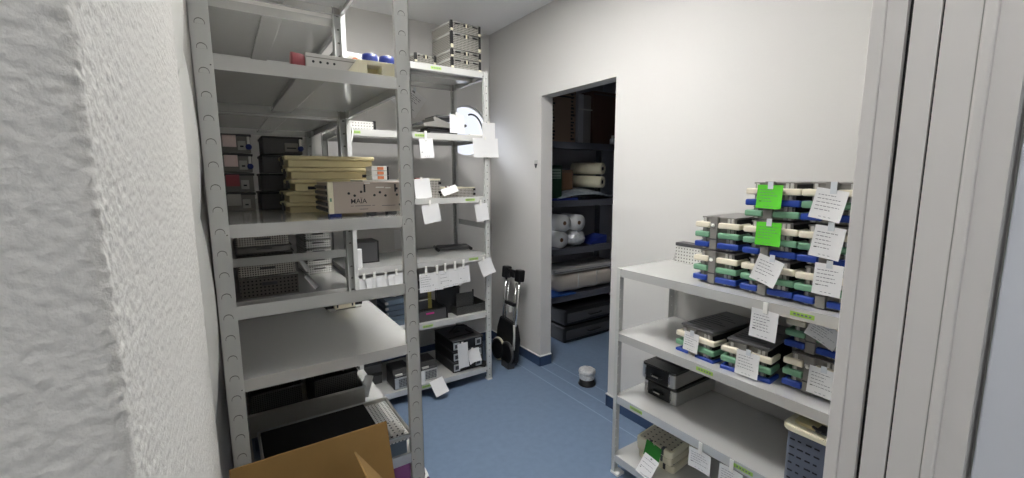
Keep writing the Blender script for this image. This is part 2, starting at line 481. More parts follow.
Bu = unit('grey metal shelving unit along the back wall below the round window', BX0, BX1, BY0, BY1, 2.288,
          (2.286, 1.848, 1.416, .985, .547, .11), 'dot', .05, 'x', 'grey metal shelving units')
brace(Bu, 1.031 - .0055, 1.031 - .003, .01, .53, 1.215)
CX0, CX1, CY0, CY1 = 1.601, 2.066, .477, 1.477
Cu = unit('low four-level grey metal shelving unit along the right wall with colour-banded cassettes', CX0, CX1, CY0, CY1, 1.106,
          (1.104, .774, .44, .111), 'dotc', .05, 'y', 'grey metal shelving units')
def sticker(u, ux, uy, x, y, z, w, face, h=.016):
    b = B()
    if face == 'y': b.box(x - w / 2, x + w / 2, y - .0006, y, z - h / 2, z + h / 2, M_green_sticker)
    else: b.box(x - .0006, x, y - w / 2, y + w / 2, z - h / 2, z + h / 2, M_green_sticker)
    for k in range(5):
        q = -w / 2 + w * (.12 + .16 * k)
        if face == 'y': b.box(x + q, x + q + w * .1, y - .0009, y - .0006, z - .003, z + .003, M_ink)
        else: b.box(x - .0009, x - .0006, y + q, y + q + w * .1, z - .003, z + .003, M_ink)
    o = obj('label_sticker', b, u); o['label'] = 'green printed label sticker'
    o.location = (-ux, -uy, 0)
fy = BY0 + .0026
for x, z in ((1.235, 2.266), (.69, 1.828), (1.11, 1.828), (1.47, 1.396), (1.49, .965), (1.12, .527), (1.10, .09)):
    sticker(Bu, BX0, BY0, x, fy, z, .075, 'y')
fx = CX0 + .0026
for y, z in ((.645, 1.084), (.985, .754), (1.33, .42), (.80, .42)):
    sticker(Cu, CX0, CY0, fx, y, z, .075, 'x')

# ------------------------------------------------------------------ paper tags
def papersheet(w, h, curl, mt, lines, seed, ink=True):
    """hangs from origin (top middle) in local XZ, faces -Y"""
    rnd = random.Random(seed); b = B()
    def f(u, v):
        x = (u - .5) * w; z = -h * v
        y = -curl * (v ** 2) * .6 - curl * (abs(u - .5) * 2) ** 2 * .4
        return V((x, y, z))
    def strip(u0, u1, v0, v1, m, off):
        q = [f(u0, v0), f(u1, v0), f(u1, v1), f(u0, v1)]
        b.quad(*[p_ + V((0, off, 0)) for p_ in q], m)
    g = b.grid(f, 8, 8, mt)
    b.grid(lambda u, v: f(u, v) + V((0, .0007, 0)), 8, 8, mt)
    if ink:
        strip(.46, .56, .06, .10, M_inkd, -.0008); strip(.44, .58, .11, .125, M_ink, -.0008)
        for k in range(lines):
            v = .2 + .6 * k / max(1, lines)
            u = .1
            ln = rnd.uniform(.55, .9)
            while u < ln:
                du = rnd.uniform(.05, .13)
                strip(u, min(ln, u + du), v, v + .02, M_ink, -.0008); u += du + .03
        for k in range(3):
            u = .3 + .15 * k; strip(u, u + .08, .9, .915, M_ink, -.0008)
        if rnd.random() < .6: strip(.1, .2, .68, .71, M_inkd, -.0008)
    return b
ntag = 0
def tagcard(label, loc, face, w=.085, h=.09, roll=0, tilt=0, curl=.006, mt=None, clip='clip', lines=5, group=None, yaw=0, ink=True, hang=.02, rotm=None):
    """loc = top middle of the paper; face '-y' or '-x'"""
    global ntag; ntag += 1
    t = thing('paper_tag', label, 'tag', loc, 0, group)
    rz = (0 if face == '-y' else -PI / 2) + yaw
    t.rotation_euler = (0, 0, rz)
    o = obj('paper', papersheet(w, h, curl, mt or M_paper, lines, ntag, ink), t)
    o.rotation_euler = (tilt, roll, 0)
    if clip == 'clip':
        b = B(); b.box(-.008, .008, -.0035, .0006, -.012, hang, M_white, .001); obj('clip', b, t)
    elif clip == 'string':
        b = B(); b.tube([(-.006, .002, hang), (-.006, -.001, hang * .4), (0, -.001, -.006), (.006, -.001, hang * .4), (.006, .002, hang)], .0009, M_white, 6); obj('string', b, t)
    elif clip == 'tape':
        b = B(); b.box(-.009, .009, -.0016, .0006, -.014, hang, M_film); obj('tape', b, t)
    return t

# ------------------------------------------------------------------ C: colour-banded cassettes
CM = {'c': M_cream, 'g': M_sgreen, 'b': M_sblue}
CN = {'c': 'cream band', 'g': 'green band', 'b': 'blue band'}
def cassette(order, loc, label, rz=-PI / 2, group='colour-banded instrument cassettes', lid=False, w=.184, d=.27, h=.139):
    t = thing('instrument_cassette', label, 'instrument case', loc, rz, group)
    b = B(); hw = w / 2 - .021
    b.box(-hw, hw, .006, d, .002, h - .004, M_grey, .003)
    for q in (-1, 1): b.box(q * hw - .0015, q * hw + .0015, .012, d - .004, .006, h - .008, M_black2)
    for k in range(2):      # the stacked trays of the cassette
        z = .006 + k * .045
        b.box(-hw - .001, hw + .001, .004, d + .001, z + .041, z + .043, M_dgrey)
    obj('body', b, t)
    for x in (-hw + .012, hw - .028, hw - .012):
        b = B(); b.box(x - .005, x + .005, .001, .006, .004, h - .004, M_lgrey, .001); obj('upright', b, t)
    b = B(); b.box(-hw - .002, hw + .002, .002, d + .002, h - .006, h, M_grey, .001); obj('lid', b, t)
    for k, c in enumerate(order):
        z = h - .034 - k * .041
        for (x0, x1) in ((-w / 2 - .004, -.030), (.006, w / 2 + .004)):
            b = B(); s = -1 if x0 < -.03 else 1
            b.box(x0, x1, -.014, .008, z - .0118, z + .0118, CM[c], .006, 3)
            xe = x0 if s < 0 else x1
            b.box(min(xe, xe - s * .013), max(xe, xe - s * .013), -.006, .075, z - .011, z + .011, CM[c], .005, 3)
            o = obj('silicone_band', b, t); o['label'] = CN[c]
    b = B(); b.box(-.028, .003, -.011, .004, .004, h + .003, M_grey, .002); b.box(-.028, .003, -.012, -.010, .045, .05, M_dgrey); o = obj('clasp', b, t)
    b = B(); b.lathe([(0.0001, -.018), (.006, -.018), (.007, -.011)], M_white, (-.014, 0, h - .035), 'Y', 12); b.box(-.024, -.010, -.0145, -.011, h - .034, h - .026, M_lgrey); obj('clasp_button', b, o)
    if lid:
        b = B(); b.box(-hw - .006, hw + .012, -.004, d + .05, h + .0035, h + .014, M_charcoal, .003)
        
        for q in range(9): b.box(-hw + .012, hw - .015 - .03 * (q % 3), .03 + .026 * q, .038 + .026 * q, h + .0138, h + .0148, M_dgrey)
        obj('tray_lid', b, t)
    return t
xf = 1.688; H_ = .1405
cols = ((1.015, ('cgb', 'cgb')), (.802, ('cgb', 'cgb', 'cbg')), (.603, ('cgb', 'cgb', 'cgb')))
lab = {(0, 0): 'colour-banded cassette at the bottom of the left two-high stack on the low unit',
       (0, 1): 'untagged colour-banded cassette on top of the left two-high stack on the low unit',
       (1, 0): 'colour-banded cassette at the bottom of the middle stack, behind a tilted white tag',
       (1, 1): 'colour-banded cassette halfway up the middle stack, behind the lower bright green tag',
       (1, 2): 'cassette topmost in the middle stack with blue band above green, behind the upper green tag',
       (0 + 2, 0): 'colour-banded cassette at the bottom of the right three-high stack beside the door frame',
       (2, 1): 'colour-banded cassette in the middle of the right three-high stack beside the door frame',
       (2, 2): 'colour-banded cassette topmost in the right three-high stack beside the door frame'}
for ci, (y, st) in enumerate(cols):
    for k, od in enumerate(st):
        cassette(od, (xf - .012 * ci, y, 1.104 + k * (H_ + .003)), lab[(ci, k)])
cassette('cgb', (1.672, 1.075, .774), 'colour-banded cassette under a dark flat lid, leftmost on the second shelf of the low unit', rz=-PI / 2 - .06, lid=True, h=.115)
cassette('cgb', (1.668, .852, .774), 'colour-banded cassette under a dark flat lid, second from the left on the low unit', rz=-PI / 2 + .10, lid=True, h=.12)
cassette('cgb', (1.700, .632, .774), 'colour-banded cassette at the bottom of the two-high stack on the second shelf', rz=-PI / 2 + .03)
cassette('cgb', (1.715, .640, .774 + H_ + .003), 'colour-banded cassette on top of the two-high stack under the upper board', rz=-PI / 2 + .03)

G = 'white paper tags on the low unit'
tagcard('upper bright green paper tag on the middle cassette stack', (xf - .036, .803, 1.520), '-x', .088, .085, .02, mt=M_paper_green, hang=.012, clip='tape')
tagcard('lower bright green paper tag on the middle cassette stack', (xf - .036, .798, 1.385), '-x', .088, .085, .0, mt=M_paper_green, hang=.014, clip='tape')
tagcard('white paper tag tilted on the bottom cassette of the middle stack', (xf - .040, .775, 1.256), '-x', .092, .100, .30, curl=.012, hang=.012, clip='tape')
tagcard('topmost white paper tag on the right cassette stack', (xf - .048, .602, 1.508), '-x', .092, .100, .17, curl=.014, hang=.025, clip='tape')
tagcard('white paper tag on the middle cassette of the right stack', (xf - .050, .598, 1.388), '-x', .088, .105, .12, curl=.008, hang=.015, clip='tape')
tagcard('white paper tag on the bottom cassette of the right stack', (xf - .050, .592, 1.265), '-x', .082, .105, .03, curl=.005, hang=.012, clip='tape')
tagcard('white paper tag hanging below the top board of the low unit', (1.599, .762, 1.072), '-x', .094, .108, .03, curl=.006, lines=6, hang=.03)
tagcard('white paper tag on the leftmost cassette of the second shelf', (1.646, 1.078, .882), '-x', .070, .085, .06, curl=.004, hang=.01, clip='tape')
tagcard('white paper tag on the lidded cassette second from the left', (1.642, .832, .880), '-x', .086, .098, .03, curl=.006, hang=.01, clip='tape', yaw=.06)
tagcard('white paper tag low on the two-high cassette stack beside the door frame', (1.676, .592, .893), '-x', .086, .100, .04, curl=.004, hang=.01, clip='tape')
tagcard('crooked grey-lit paper tag high on the two-high cassette stack', (1.688, .595, 1.045), '-x', .10, .075, .42, tilt=.25, curl=.012, hang=.01, clip='tape')
tagcard('left of two lilac-white paper tags hanging from the third board of the low unit', (1.597, .978, .402), '-x', .100, .085, -.03, curl=.010, hang=.04)
tagcard('right of two lilac-white paper tags hanging from the third board of the low unit', (1.597, .842, .402), '-x', .095, .085, .0, curl=.010, hang=.04)

# perforated tray, rear left on the low unit's top board
def opentray(w, d, h, m, floor=None, t=.003, rim=.006, rm=None):
    b = B(); floor = floor or m; rm = rm or m
    b.box(-w / 2, w / 2, 0, d, 0, t, floor)
    b.box(-w / 2, w / 2, 0, t, t, h, m); b.box(-w / 2, w / 2, d - t, d, t, h, m)
    b.box(-w / 2, -w / 2 + t, t, d - t, t, h, m); b.box(w / 2 - t, w / 2, t, d - t, t, h, m)
    return b
def rimloop(w, d, z, r, m):
    b = B(); b.tube([(-w / 2, 0, z), (w / 2, 0, z), (w / 2, d, z), (-w / 2, d, z)], r, m, 8, closed=True); return b
t = thing('perforated_tray', 'light perforated metal tray with dark lid at the rear left of the low unit', 'tray', (1.99, 1.33, 1.104), -PI / 2 - .05)
obj('tray_body', opentray(.20, .06, .085, M_perf_white), t)
b = B(); b.box(-.103, .103, -.003, .063, .085, .103, M_dgrey, .004); obj('lid', b, t)
b = B(); b.box(-.13, -.1, .02, .026, 0, .012, M_lgrey); b.prism([V((-.13, .02, 0)), V((-.1, .02, 0)), V((-.1, .02, .09)), V((-.106, .02, .09))], V((0, .006, 0)), M_lgrey); obj('side_bracket', b, t)

# two black / silver cases on the third board
def hard_case(loc, rz, label, w=.20, d=.34, h=.080):
    t = thing('instrument_case', label, 'case', loc, rz, 'black and silver cases on the low unit')
    b = B(); b.vbox(-w / 2, w / 2, 0, d, .004, h * .86, M_alu, .018, 5)
    obj('case_body', b, t)
    b = B(); b.vbox(-w / 2 + .003, w / 2 - .003, .003, d - .003, h * .86, h, M_mesh_dark, .016, 5)
    for k in range(5): b.box(-w / 2 + .02, w / 2 - .02, .09 + .045 * k, .10 + .045 * k, h, h + .002, M_black)
    obj('case_lid', b, t)
    b = B(); b.box(-w / 2 + .034, w / 2 - .034, -.006, .004, .006, h - .004, M_black, .003)
    o = obj('latch_panel', b, t)
    b = B(); b.tube([(-.03, -.006, h * .45), (-.026, -.016, h * .45), (.026, -.016, h * .45), (.03, -.006, h * .45)], .005, M_black); b.box(-.018, .018, -.022, -.015, h * .42, h * .5, M_lgrey, .001); obj('handle', b, o)
    for s in (-1, 1):
        b = B(); b.box(s * (w / 2 - .03) - .004, s * (w / 2 - .03) + .004, -.004, .002, .02, h * .75, M_chrome, .001); obj('latch', b, t)
    return t
hard_case((1.755, 1.315, .44), -PI / 2 + .0, 'black and silver instrument case, lower of the pair on the third board')
hard_case((1.750, 1.325, .44 + .0825), -PI / 2 + .02, 'black and silver instrument case, upper of the pair on the third board')

# slate basket with cream lid
t = thing('lidded_basket', 'slate grey slotted basket with a cream lid beside the door frame', 'basket', (1.615, .585, .44), -PI / 2 + .01)
b = B(); w, d, h = .172, .40, .215
M_slots = M_bin
b.vbox(-w / 2, w / 2, .012, d, 0, h, M_bin, .02)
rr = random.Random(3)
for r in range(6):
    for k in range(7):
        x = -w / 2 + .014 + k * .026; z = .03 + r * .03
        if x > .03: continue
        L_ = rr.uniform(.010, .020)
        b.box(x, x + L_, .0105, .0125, z, z + .005, M_black)
for r in range(6):
    for k in range(8):
        y = .05 + k * .04; b.box(-w / 2 - .001, -w / 2 + .001, y, y + .02, .03 + r * .03, .035 + r * .03, M_black)
obj('basket_body', b, t)
b = B(); b.box(.042, .08, .006, .014, .02, .19, M_paper, .001)
for k in range(6): b.box(.048, .075, .005, .0062, .04 + k * .024, .046 + k * .024, M_ink)
obj('content_card', b, t)
b = B(); b.vbox(-w / 2 - .012, w / 2 + .012, -.004, d + .01, h, h + .022, M_ivory, .03, 6, .004)
b.vbox(-w / 2 + .012, w / 2 - .012, .028, d - .02, h + .020, h + .030, M_yellow, .02, 6, .003)
o = obj('lid', b, t)
b = B(); b.box(.0, .065, .02, .075, h + .0235, h + .0315, M_dgrey, .002); b.tube([(.0, .03, h + .03), (-.006, .018, h + .04), (.02, .012, h + .036)], .005, M_black); obj('lid_handle', b, o)

# stack of ivory perforated trays on the bottom board
def flat_tray(name, label, loc, rz, w, d, h, m, pm, group, feet=True, clips=None):
    t = thing(name, label, 'tray', loc, rz, group)
    b = B(); b.vbox(-w / 2, w / 2, 0, d, 0, h, m, .016, 4, .003); b.vbox(-w / 2 + .012, w / 2 - .012, .012, d - .012, h, h + .002, pm, .01, 4)
    obj('tray_body', b, t)
    if clips:
        for x in clips:
            b = B(); b.box(x - .006, x + .006, -.004, .02, h * .2, h + .006, M_dgrey, .001); obj('clip', b, t)
    return t
Gp = 'ivory perforated trays on the bottom board'
M_perf_iv = perf('perf_ivory', (196, 188, 164), (50, 48, 44), .03, .16, metal=0)
for k, (dx, dy, rz) in enumerate(((0.02, .0, .10), (.012, .01, .06), (0, 0, .12))):
    flat_tray('perforated_tray', ['ivory perforated tray at the bottom of the stack on the lowest board', 'ivory perforated tray in the middle of the stack on the lowest board',
              'ivory perforated tray on top of the stack, behind the dark green tag'][k], (1.69 + dx, 1.285 + dy, .111 + k * .042), -PI / 2 + rz, .20, .33, .036, M_ivory, M_perf_iv, Gp, clips=(-.02, .05))
tagcard('dark green paper tag on the ivory perforated trays near the floor', (1.668, 1.263, .252), '-x', .09, .082, .10, mt=M_paper_dgreen, clip='string', hang=.012, tilt=-.1, lines=3, ink=False)
tagcard('white paper tag lying below the dark green tag on the ivory trays', (1.655, 1.262, .186), '-x', .085, .10, .14, tilt=-.55, clip=None, curl=.004, ink=True, lines=3)

# ------------------------------------------------------------------ unit A contents
# level 2 (high board)
t = thing('label_rail', 'pale grey metal bar with holes and a dark red end on the high board', 'bar', (.322, 1.60, 1.896), .0)
b = B(); b.box(-.062, .115, 0, .05, 0, .060, M_lgrey, .002); b.box(-.062, .115, -.001, .0, .046, .049, M_grey)
for x in (-.04, -.018, .004, .025, .10): b.lathe([(.0001, -.0012), (.004, -.0012), (.004, 0)], M_inkd, (x, 0, .034), 'Y', 10)
obj('bar_body', b, t)
b = B(); b.lathe([(.0001, 0), (.029, 0), (.03, .004), (.027, .036), (.024, .04), (.0001, .04)], M_red, (-.103, .03, .032), 'X', 18); o = obj('end_cap', b, t); o['label'] = 'dark red end cap'
t = thing('cream_tray', 'cream plastic box with a rectangular recess in front, on the high board', 'box', (.497, 1.575, 1.896), .0)
b = B(); w, h, d = .155, .056, .14
b.box(-w / 2, -w / 2 + .03, 0, d, 0, h, M_ivory, .002); b.box(w / 2 - .075, w / 2, 0, d, 0, h, M_ivory, .002)
b.box(-w / 2 + .03, w / 2 - .075, 0, d, .040, h, M_ivory, .001); b.box(-w / 2 + .03, w / 2 - .075, 0, d, 0, .014, M_ivory, .001); b.box(-w / 2 + .03, w / 2 - .075, .05, d, .014, .040, M_yellow)
b.prism([V((-w / 2, 0, 0)), V((-w / 2, 0, h)), V((-w / 2 - .045, .02, 0))], V((0, d - .02, 0)), M_ivory)
obj('tray_body', b, t)
def roll(label, loc, r, L, m, hole, group=None, cat='roll', name='tape_roll', axis='Y', core=None, core_l=None):
    t = thing(name, label, cat, loc, 0, group)
    b = B(); b.lathe([(hole, 0), (r, 0), (r + .001, L * .5), (r, L), (hole, L), (hole, 0)], m, (0, 0, 0), axis, 24); obj('roll_body', b, t)
    b = B(); b.lathe([(hole * .96, -.001), (hole * .96, L + .001), (hole * .7, L + .001), (hole * .7, -.001), (hole * .96, -.001)], core or M_brown, (0, 0, 0), axis, 16); obj('core', b, t)
    return t
roll('white and orange roll lying behind the cream box on the high board', (.452, 1.735, 1.927 + .053), .027, .10, M_white, .016, core=M_orange)
b = B(); 
for k, x in enumerate((.515, .58)):
    t = thing('blue_cap_roll', ['left of two dark blue rolls behind the cream box', 'right of two dark blue rolls behind the cream box'][k], 'roll', (x - .005, 1.75, 1.896), 0, 'dark blue rolls on the high board')
    q = B(); q.lathe([(.0001, 0), (.028, 0), (.03, .01), (.03, .105), (.027, .12), (.0001, .124)], M_blue, (0, 0, 0), 'Z', 20); obj('roll_body', q, t)
    q = B(); q.lathe([(.0001, 0), (.012, 0), (.012, .004), (.0001, .004)], M_white, (0, 0, .1225), 'Z', 14); obj('core', q, t)
b = B(); b.box(.405, .49, 1.722, 1.85, 1.8965, 1.951, M_ivory, .003); tag(obj('carton', b), 'small pale carton under the orange roll on the high board', 'box')

# level 3: engraved inox box
t = thing('inox_box', 'wide engraved inox instrument box with dark slots, in front on the eye-level board', 'instrument box', (.445, 1.60, 1.416))
w, d, h = .285, .25, .122; z0 = .012
b = B(); b.box(-w / 2 + .006, w / 2, 0, d, z0, h, M_maia, .003); obj('box_body', b, t)
b = B()
for k in range(5): b.box(-w / 2 - .003, -w / 2 + .006, .03, d - .01, z0 + .006 + k * .02, z0 + .018 + k * .02, M_dgrey, .002)
o = obj('side_ribs', b, t)
b = B(); b.box(-w / 2 - .002, -w / 2 + .016, -.004, .012, z0, h, M_ivory, .003); b.box(-w / 2 + .003, -w / 2 + .009, -.005, -.003, .055, .067, M_sgreen); o = obj('corner_profile', b, t); o['label'] = 'cream corner profile'
for k, (x0, x1) in enumerate(((-w / 2, -w / 2 + .04), (-.01, .02), (.06, .095), (w / 2 - .02, w / 2))):
    b = B(); b.box(x0, x1, -.003, .03, 0, z0, M_blue if k == 0 else M_dgrey, .002); obj('foot', b, t)
b = B()
for x, zz in ((-.035, .062), (.035, .062), (.075, .060), (-.055, .07), (.055, .072), (.118, .062), (.118, .085), (.128, .025), (-.012, .075)):
    b.lathe([(.0001, -.001), (.0045, -.001), (.0045, .0005)], M_inkd, (x - .02, 0, zz + .012), 'Y', 12)
for x in (-.02, .092): b.box(x - .003, x + .003, -.001, .001, .085, .113, M_inkd)
for x0, x1, zz in ((-.02, .0, .115), (.02, .05, .10), (.055, .075, .098)): b.box(x0, x1, -.002, .001, zz, zz + .004, M_white)
for x0, x1, zz in ((-.06, -.05, .036), (-.045, .01, .036), (.015, .025, .036), (-.03, .0, .024), (.05, .10, .034)): b.box(x0 - .01, x1 - .01, -.0006, .0005, zz, zz + .0022, M_ink)
obj('engraving', b, t)
def text(s, size, loc, rot, m, parent, name='lettering'):
    c = bpy.data.curves.new(name, 'FONT'); c.body = s; c.size = size; c.extrude = .0004; c.align_x = 'CENTER'
    c.offset = size * .004
    tmp = bpy.data.objects.new(name + '_tmp', c); col.objects.link(tmp)
    bpy.context.view_layer.update()
    me = bpy.data.meshes.new_from_object(tmp.evaluated_get(bpy.context.evaluated_depsgraph_get()))
    bpy.data.objects.remove(tmp); bpy.data.curves.remove(c)
    me.materials.clear(); me.materials.append(m)
    o = bpy.data.objects.new(name, me); col.objects.link(o); o.parent = parent; o.location = loc; o.rotation_euler = rot
    return o
text('MA\u00cfA', .024, (-.042, -.0008, .046), (PI / 2, 0, 0), M_inkd, t)
b = B(); b.box(-.02, .145, .02, .20, h, h + .006, M_alu, .001); obj('top_plate', b, t)

# pale yellow boxes stacked behind it
Gy = 'cream yellow boxes on the eye-level board'
ly = ['bottom', 'second from the bottom', 'middle', 'second from the top', 'topmost']
zz = 1.416
for k, (x0, x1, y0, hh, rz) in enumerate(((.20, .50, 1.885, .042, .0), (.20, .50, 1.882, .044, .0), (.222, .53, 1.875, .046, .02), (.212, .555, 1.88, .046, -.01), (.205, .548, 1.88, .046, .0))):
    w = x1 - x0
    t = thing('yellow_box', f'cream yellow lidded box with a stepped rim, {ly[k]} of five', 'box', ((x0 + x1) / 2, y0, zz), rz, Gy)
    b = B(); b.box(-w / 2 + .014, w / 2 - .008, .01, .20, 0, hh * .62, M_yellow, .004); obj('box_body', b, t)
    b = B(); b.box(-w / 2, w / 2, 0, .21, hh * .62, hh * .98, M_yellow, .006); o = obj('lid', b, t)
    if k in (2, 3):
        b = B(); xx = -w / 2 + .06 if k == 2 else w / 2 - .06; b.box(xx, xx + .03, .0085, .0105, .006, .018, M_inkd); obj('printed_mark', b, t)
    for s in (-1, 1):
        b = B(); b.box(s * (w / 2 - .001) - .003, s * (w / 2 - .001) + .003, .06, .12, hh * .2, hh * .9, M_dgrey, .001); obj('latch', b, t)
    zz += hh

# grey boxes with pink labels, two stacks behind
def lab_box(label, loc, w, d, h, lm, rz=0, knob=None, dark=False, group=None):
    t = thing('label_box', label, 'box', loc, rz, group)
    b = B(); b.box(-w / 2, w / 2, 0, d, 0, h - .01, M_dgrey if dark else M_grey, .003); obj('box_body', b, t)
    b = B(); b.box(-w / 2 - .004, w / 2 + .004, -.004, d + .004, h - .012, h - .002, M_black if dark else M_dgrey, .002); obj('rim', b, t)
    if lm:
        b = B(); b.box(-w / 2 + .006, -w / 2 + .054, -.005, .002, h * .30, h * .9, lm, .001)
        obj('front_label', b, t)
    b = B(); b.box(.006, w / 2 - .018, -.006, .002, h * .15, h * .62, M_lgrey if not dark else M_grey, .001)
    b.box(.014, w / 2 - .026, -.0075, -.005, h * .3, h * .38, M_inkd); obj('latch', b, t)
    if knob:
        b = B(); b.lathe([(.0001, -.02), (.011, -.02), (.012, -.004), (.012, .0)], knob, (w / 2 - .008, 0, h * .32), 'Y', 12); b.box(w / 2 - .013, w / 2 - .003, -.012, 0, h * .45, h * .85, M_white, .002); obj('knob', b, t)
    return t
Gl = 'grey boxes with front labels on the eye-level board'
for k, (lm, kn) in enumerate(((M_lgrey, None), (M_pink, None), (M_pink, M_blue), (M_pink, M_blue))):
    lab_box(['grey box with a grey label, bottom of the left stack behind the nearest post', 'grey box with a dull red label, second from the bottom of the left stack', 'grey box with pink label and blue knob, second from the top of the left stack', 'grey box with pink label and blue knob, top of the left stack'][k],
            (.062, 2.16, 1.416 + k * .0805), .105, .25, .079, [M_lgrey, mat('rose_label', (176, 92, 100), .6), M_pink, M_pink][k], 0, kn, False, Gl)
for k in range(4):
    lab_box(['dark grey box at the bottom of the right stack behind the yellow boxes', 'dark grey box second from the bottom, left end of the yellow boxes', 'dark grey box second from the top, just above the yellow boxes', 'dark grey box with blue knob on top of the right stack'][k],
            (.215 + .008 * k, 2.19, 1.416 + k * .0805), .155, .22, .079, None, 0, (M_black, M_black, M_black, M_blue)[k], True, Gl)
# small orange-labelled boxes at the right end of the yellow stack
for k in range(3):
    t = thing('white_case', ['flat white case with orange label, lowest of three beside the yellow boxes', 'flat white case with orange label, middle of three beside the yellow boxes', 'flat white case with orange label, top of three beside the yellow boxes'][k], 'case', (.512, 1.70, 1.416 + .122 + .0065 + k * .0175), 0, 'white cases with orange labels')
    b = B(); b.box(-.03, .03, 0, .08, 0, .0165, M_white, .002); obj('case_body', b, t)
    b = B(); b.box(-.008, .016, -.001, .001, .003, .014, M_orange); obj('label_strip', b, t)
    b = B(); b.box(.03, .036, .0, .08, 0, .0165, M_black, .001); obj('end_cap', b, t)

# ---- second unit, board 4: baskets seen through the braces
Gt = 'metal trays stacked behind the brace'
def basket(label, loc, w, d, h, m, rz=0, group=Gt, rim=M_inox, tilt=0, closed=False):
    t = thing('instrument_tray', label, 'tray', loc, 0, group, rot=(0, tilt, rz))
    if closed:
        b = B(); b.vbox(-w / 2, w / 2, 0, d, 0, h, m, .012, 4, .002)
    else: b = opentray(w, d, h, m)
    obj('tray_body', b, t)
    obj('rim', rimloop(w + .004, d + .002, h - .002, .004, rim), t)
    b = B(); b.box(-.035, .035, -.006, .0, h * .55, h * .72, M_dgrey, .002); obj('handle', b, t)
    return t
zz = .955
for k, (h, m, cl, rm) in enumerate(((.105, M_perf_dark, False, M_lgrey), (.062, M_perf_mid, True, M_inox), (.052, M_perf_dark, True, M_grey), (.030, M_grey, True, M_grey), (.055, M_perf_mid, True, M_inox))):
    basket(['tall dark perforated basket at the bottom of the left stack on the second unit', 'pale finely perforated tray, second from the bottom of the left stack', 'dark tray with two groups of holes, behind the metal brace', 'thin plain grey tray, second from the top of the left stack', 'pale perforated tray on top of the left stack, slightly tilted'][k],
           (.165 - .004 * k, 2.50, zz), .262 - .006 * k, .30, h, m, 0, rim=rm, closed=cl, tilt=(.0 if k < 4 else -.0))
    zz += h + .003
tagcard('small white tag with red edge dangling at the left tray stack', (.312, 2.49, 1.13), '-y', .022, .07, -.5, clip='string', ink=False, curl=.004, hang=.01)
tagcard('small curled white tag lying low beside the left tray stack', (.33, 2.47, 1.045), '-y', .022, .085, -.6, clip='string', ink=False, curl=.02, hang=.01)
for k in range(5):
    basket(['bright metal tray at the bottom of the five-high stack beside the rear post', 'bright metal tray second from the bottom beside the rear post', 'bright metal tray in the middle of the five-high stack', 'bright metal tray second from the top beside the rear post', 'bright metal tray on top of the five-high stack'][k],
           (.475, 2.93, .955 + k * .055), .155, .28, .050, M_perf_light, 0.04, closed=True, group='bright metal trays in a five-high stack')
# nothing on board .932 apart from a small device at its rear
t = thing('clamp_device', 'small pale clamp device with two slots on the wide empty board', 'device', (.445, 2.11, .932), .03)
b = B(); b.box(-.05, .045, 0, .02, .006, .055, M_ivory, .003); b.box(-.04, -.033, -.001, .002, .014, .045, M_dgrey); b.box(.028, .035, -.001, .002, .014, .045, M_dgrey); obj('face_plate', b, t)
b = B(); b.box(-.085, .085, .02, .06, .008, .030, M_black, .004); b.lathe([(.0001, -.09), (.016, -.09), (.016, .09), (.0001, .09)], M_dgrey, (0, .045, .03), 'X', 14); obj('clamp_bar', b, t)
for x in (-.06, .06):
    b = B(); b.box(x - .015, x + .015, .0, .04, 0, .01, M_lgrey, .002); obj('foot', b, t)
# board .49: inox tray, dark boxes, foam tray
t = thing('steel_container', 'large brushed steel open container under the wide empty board', 'container', (.240, 1.915, .49))
w, d, h = .45, .36, .13
b = B(); 
pts = []
b.vbox(-w / 2, w / 2, 0, .004, .0, h, M_inox, .0015)
b.box(-w / 2, w / 2, d - .003, d, 0, h, M_inox); b.box(-w / 2, -w / 2 + .003, .003, d, 0, h, M_inox); b.box(w / 2 - .003, w / 2, .003, d, 0, h, M_inox); b.box(-w / 2, w / 2, 0, d, 0, .003, M_inox)
b.box(.13, .185, -.001, .001, .02, .028, M_grey)
obj('container_body', b, t)
obj('rim', rimloop(w + .004, d + .002, h, .005, M_inox), t)
for k, (x, w_) in enumerate(((.12, .19), (.355, .18))):
    t = thing('mesh_basket', ['dark wire mesh basket standing in the left half of the steel container', 'dark wire mesh basket standing in the right half of the steel container'][k], 'basket', (x, 1.955, .494), 0, 'dark mesh baskets in the steel container')
    obj('basket_body', opentray(w_, .28, .19, M_mesh_dark), t); obj('rim', rimloop(w_ + .003, .282, .19, .004, M_dgrey), t)
tagcard('white paper strip at the right end of the steel container', (.49, 1.93, .66), '-y', .04, .10, .3, clip=None, ink=False, curl=.01)
t = thing('blue_crate', 'flat slate blue plastic crate under the foam tray, seen below its edge', 'crate', (.27, 1.535, .49))
obj('crate_body', opentray(.50, .33, .058, M_steelblue, t=.006), t); obj('rim', rimloop(.503, .332, .056, .004, M_steelblue), t)
t = thing('foam_tray', 'shallow steel tray lined with black foam, behind the cardboard box', 'tray', (.29, 1.525, .551), 0)
w, d, h = .50, .335, .018
obj('tray_body', opentray(w, d, h, M_inox, floor=M_perf_light, t=.003), t); obj('rim', rimloop(w + .004, d + .002, h, .004, M_alu), t)
b = B(); b.box(-w / 2 + .008, w / 2 - .10, .008, d - .008, .003, h + .004, M_foam, .003); o = obj('foam_liner', b, t)
b = B(); b.box(w / 2 - .075, w / 2 - .02, .03, .12, .004, .024, perf('white_dots', (232, 230, 224), (40, 40, 40), .02, .2, metal=0), .003); obj('dotted_insert', b, t)

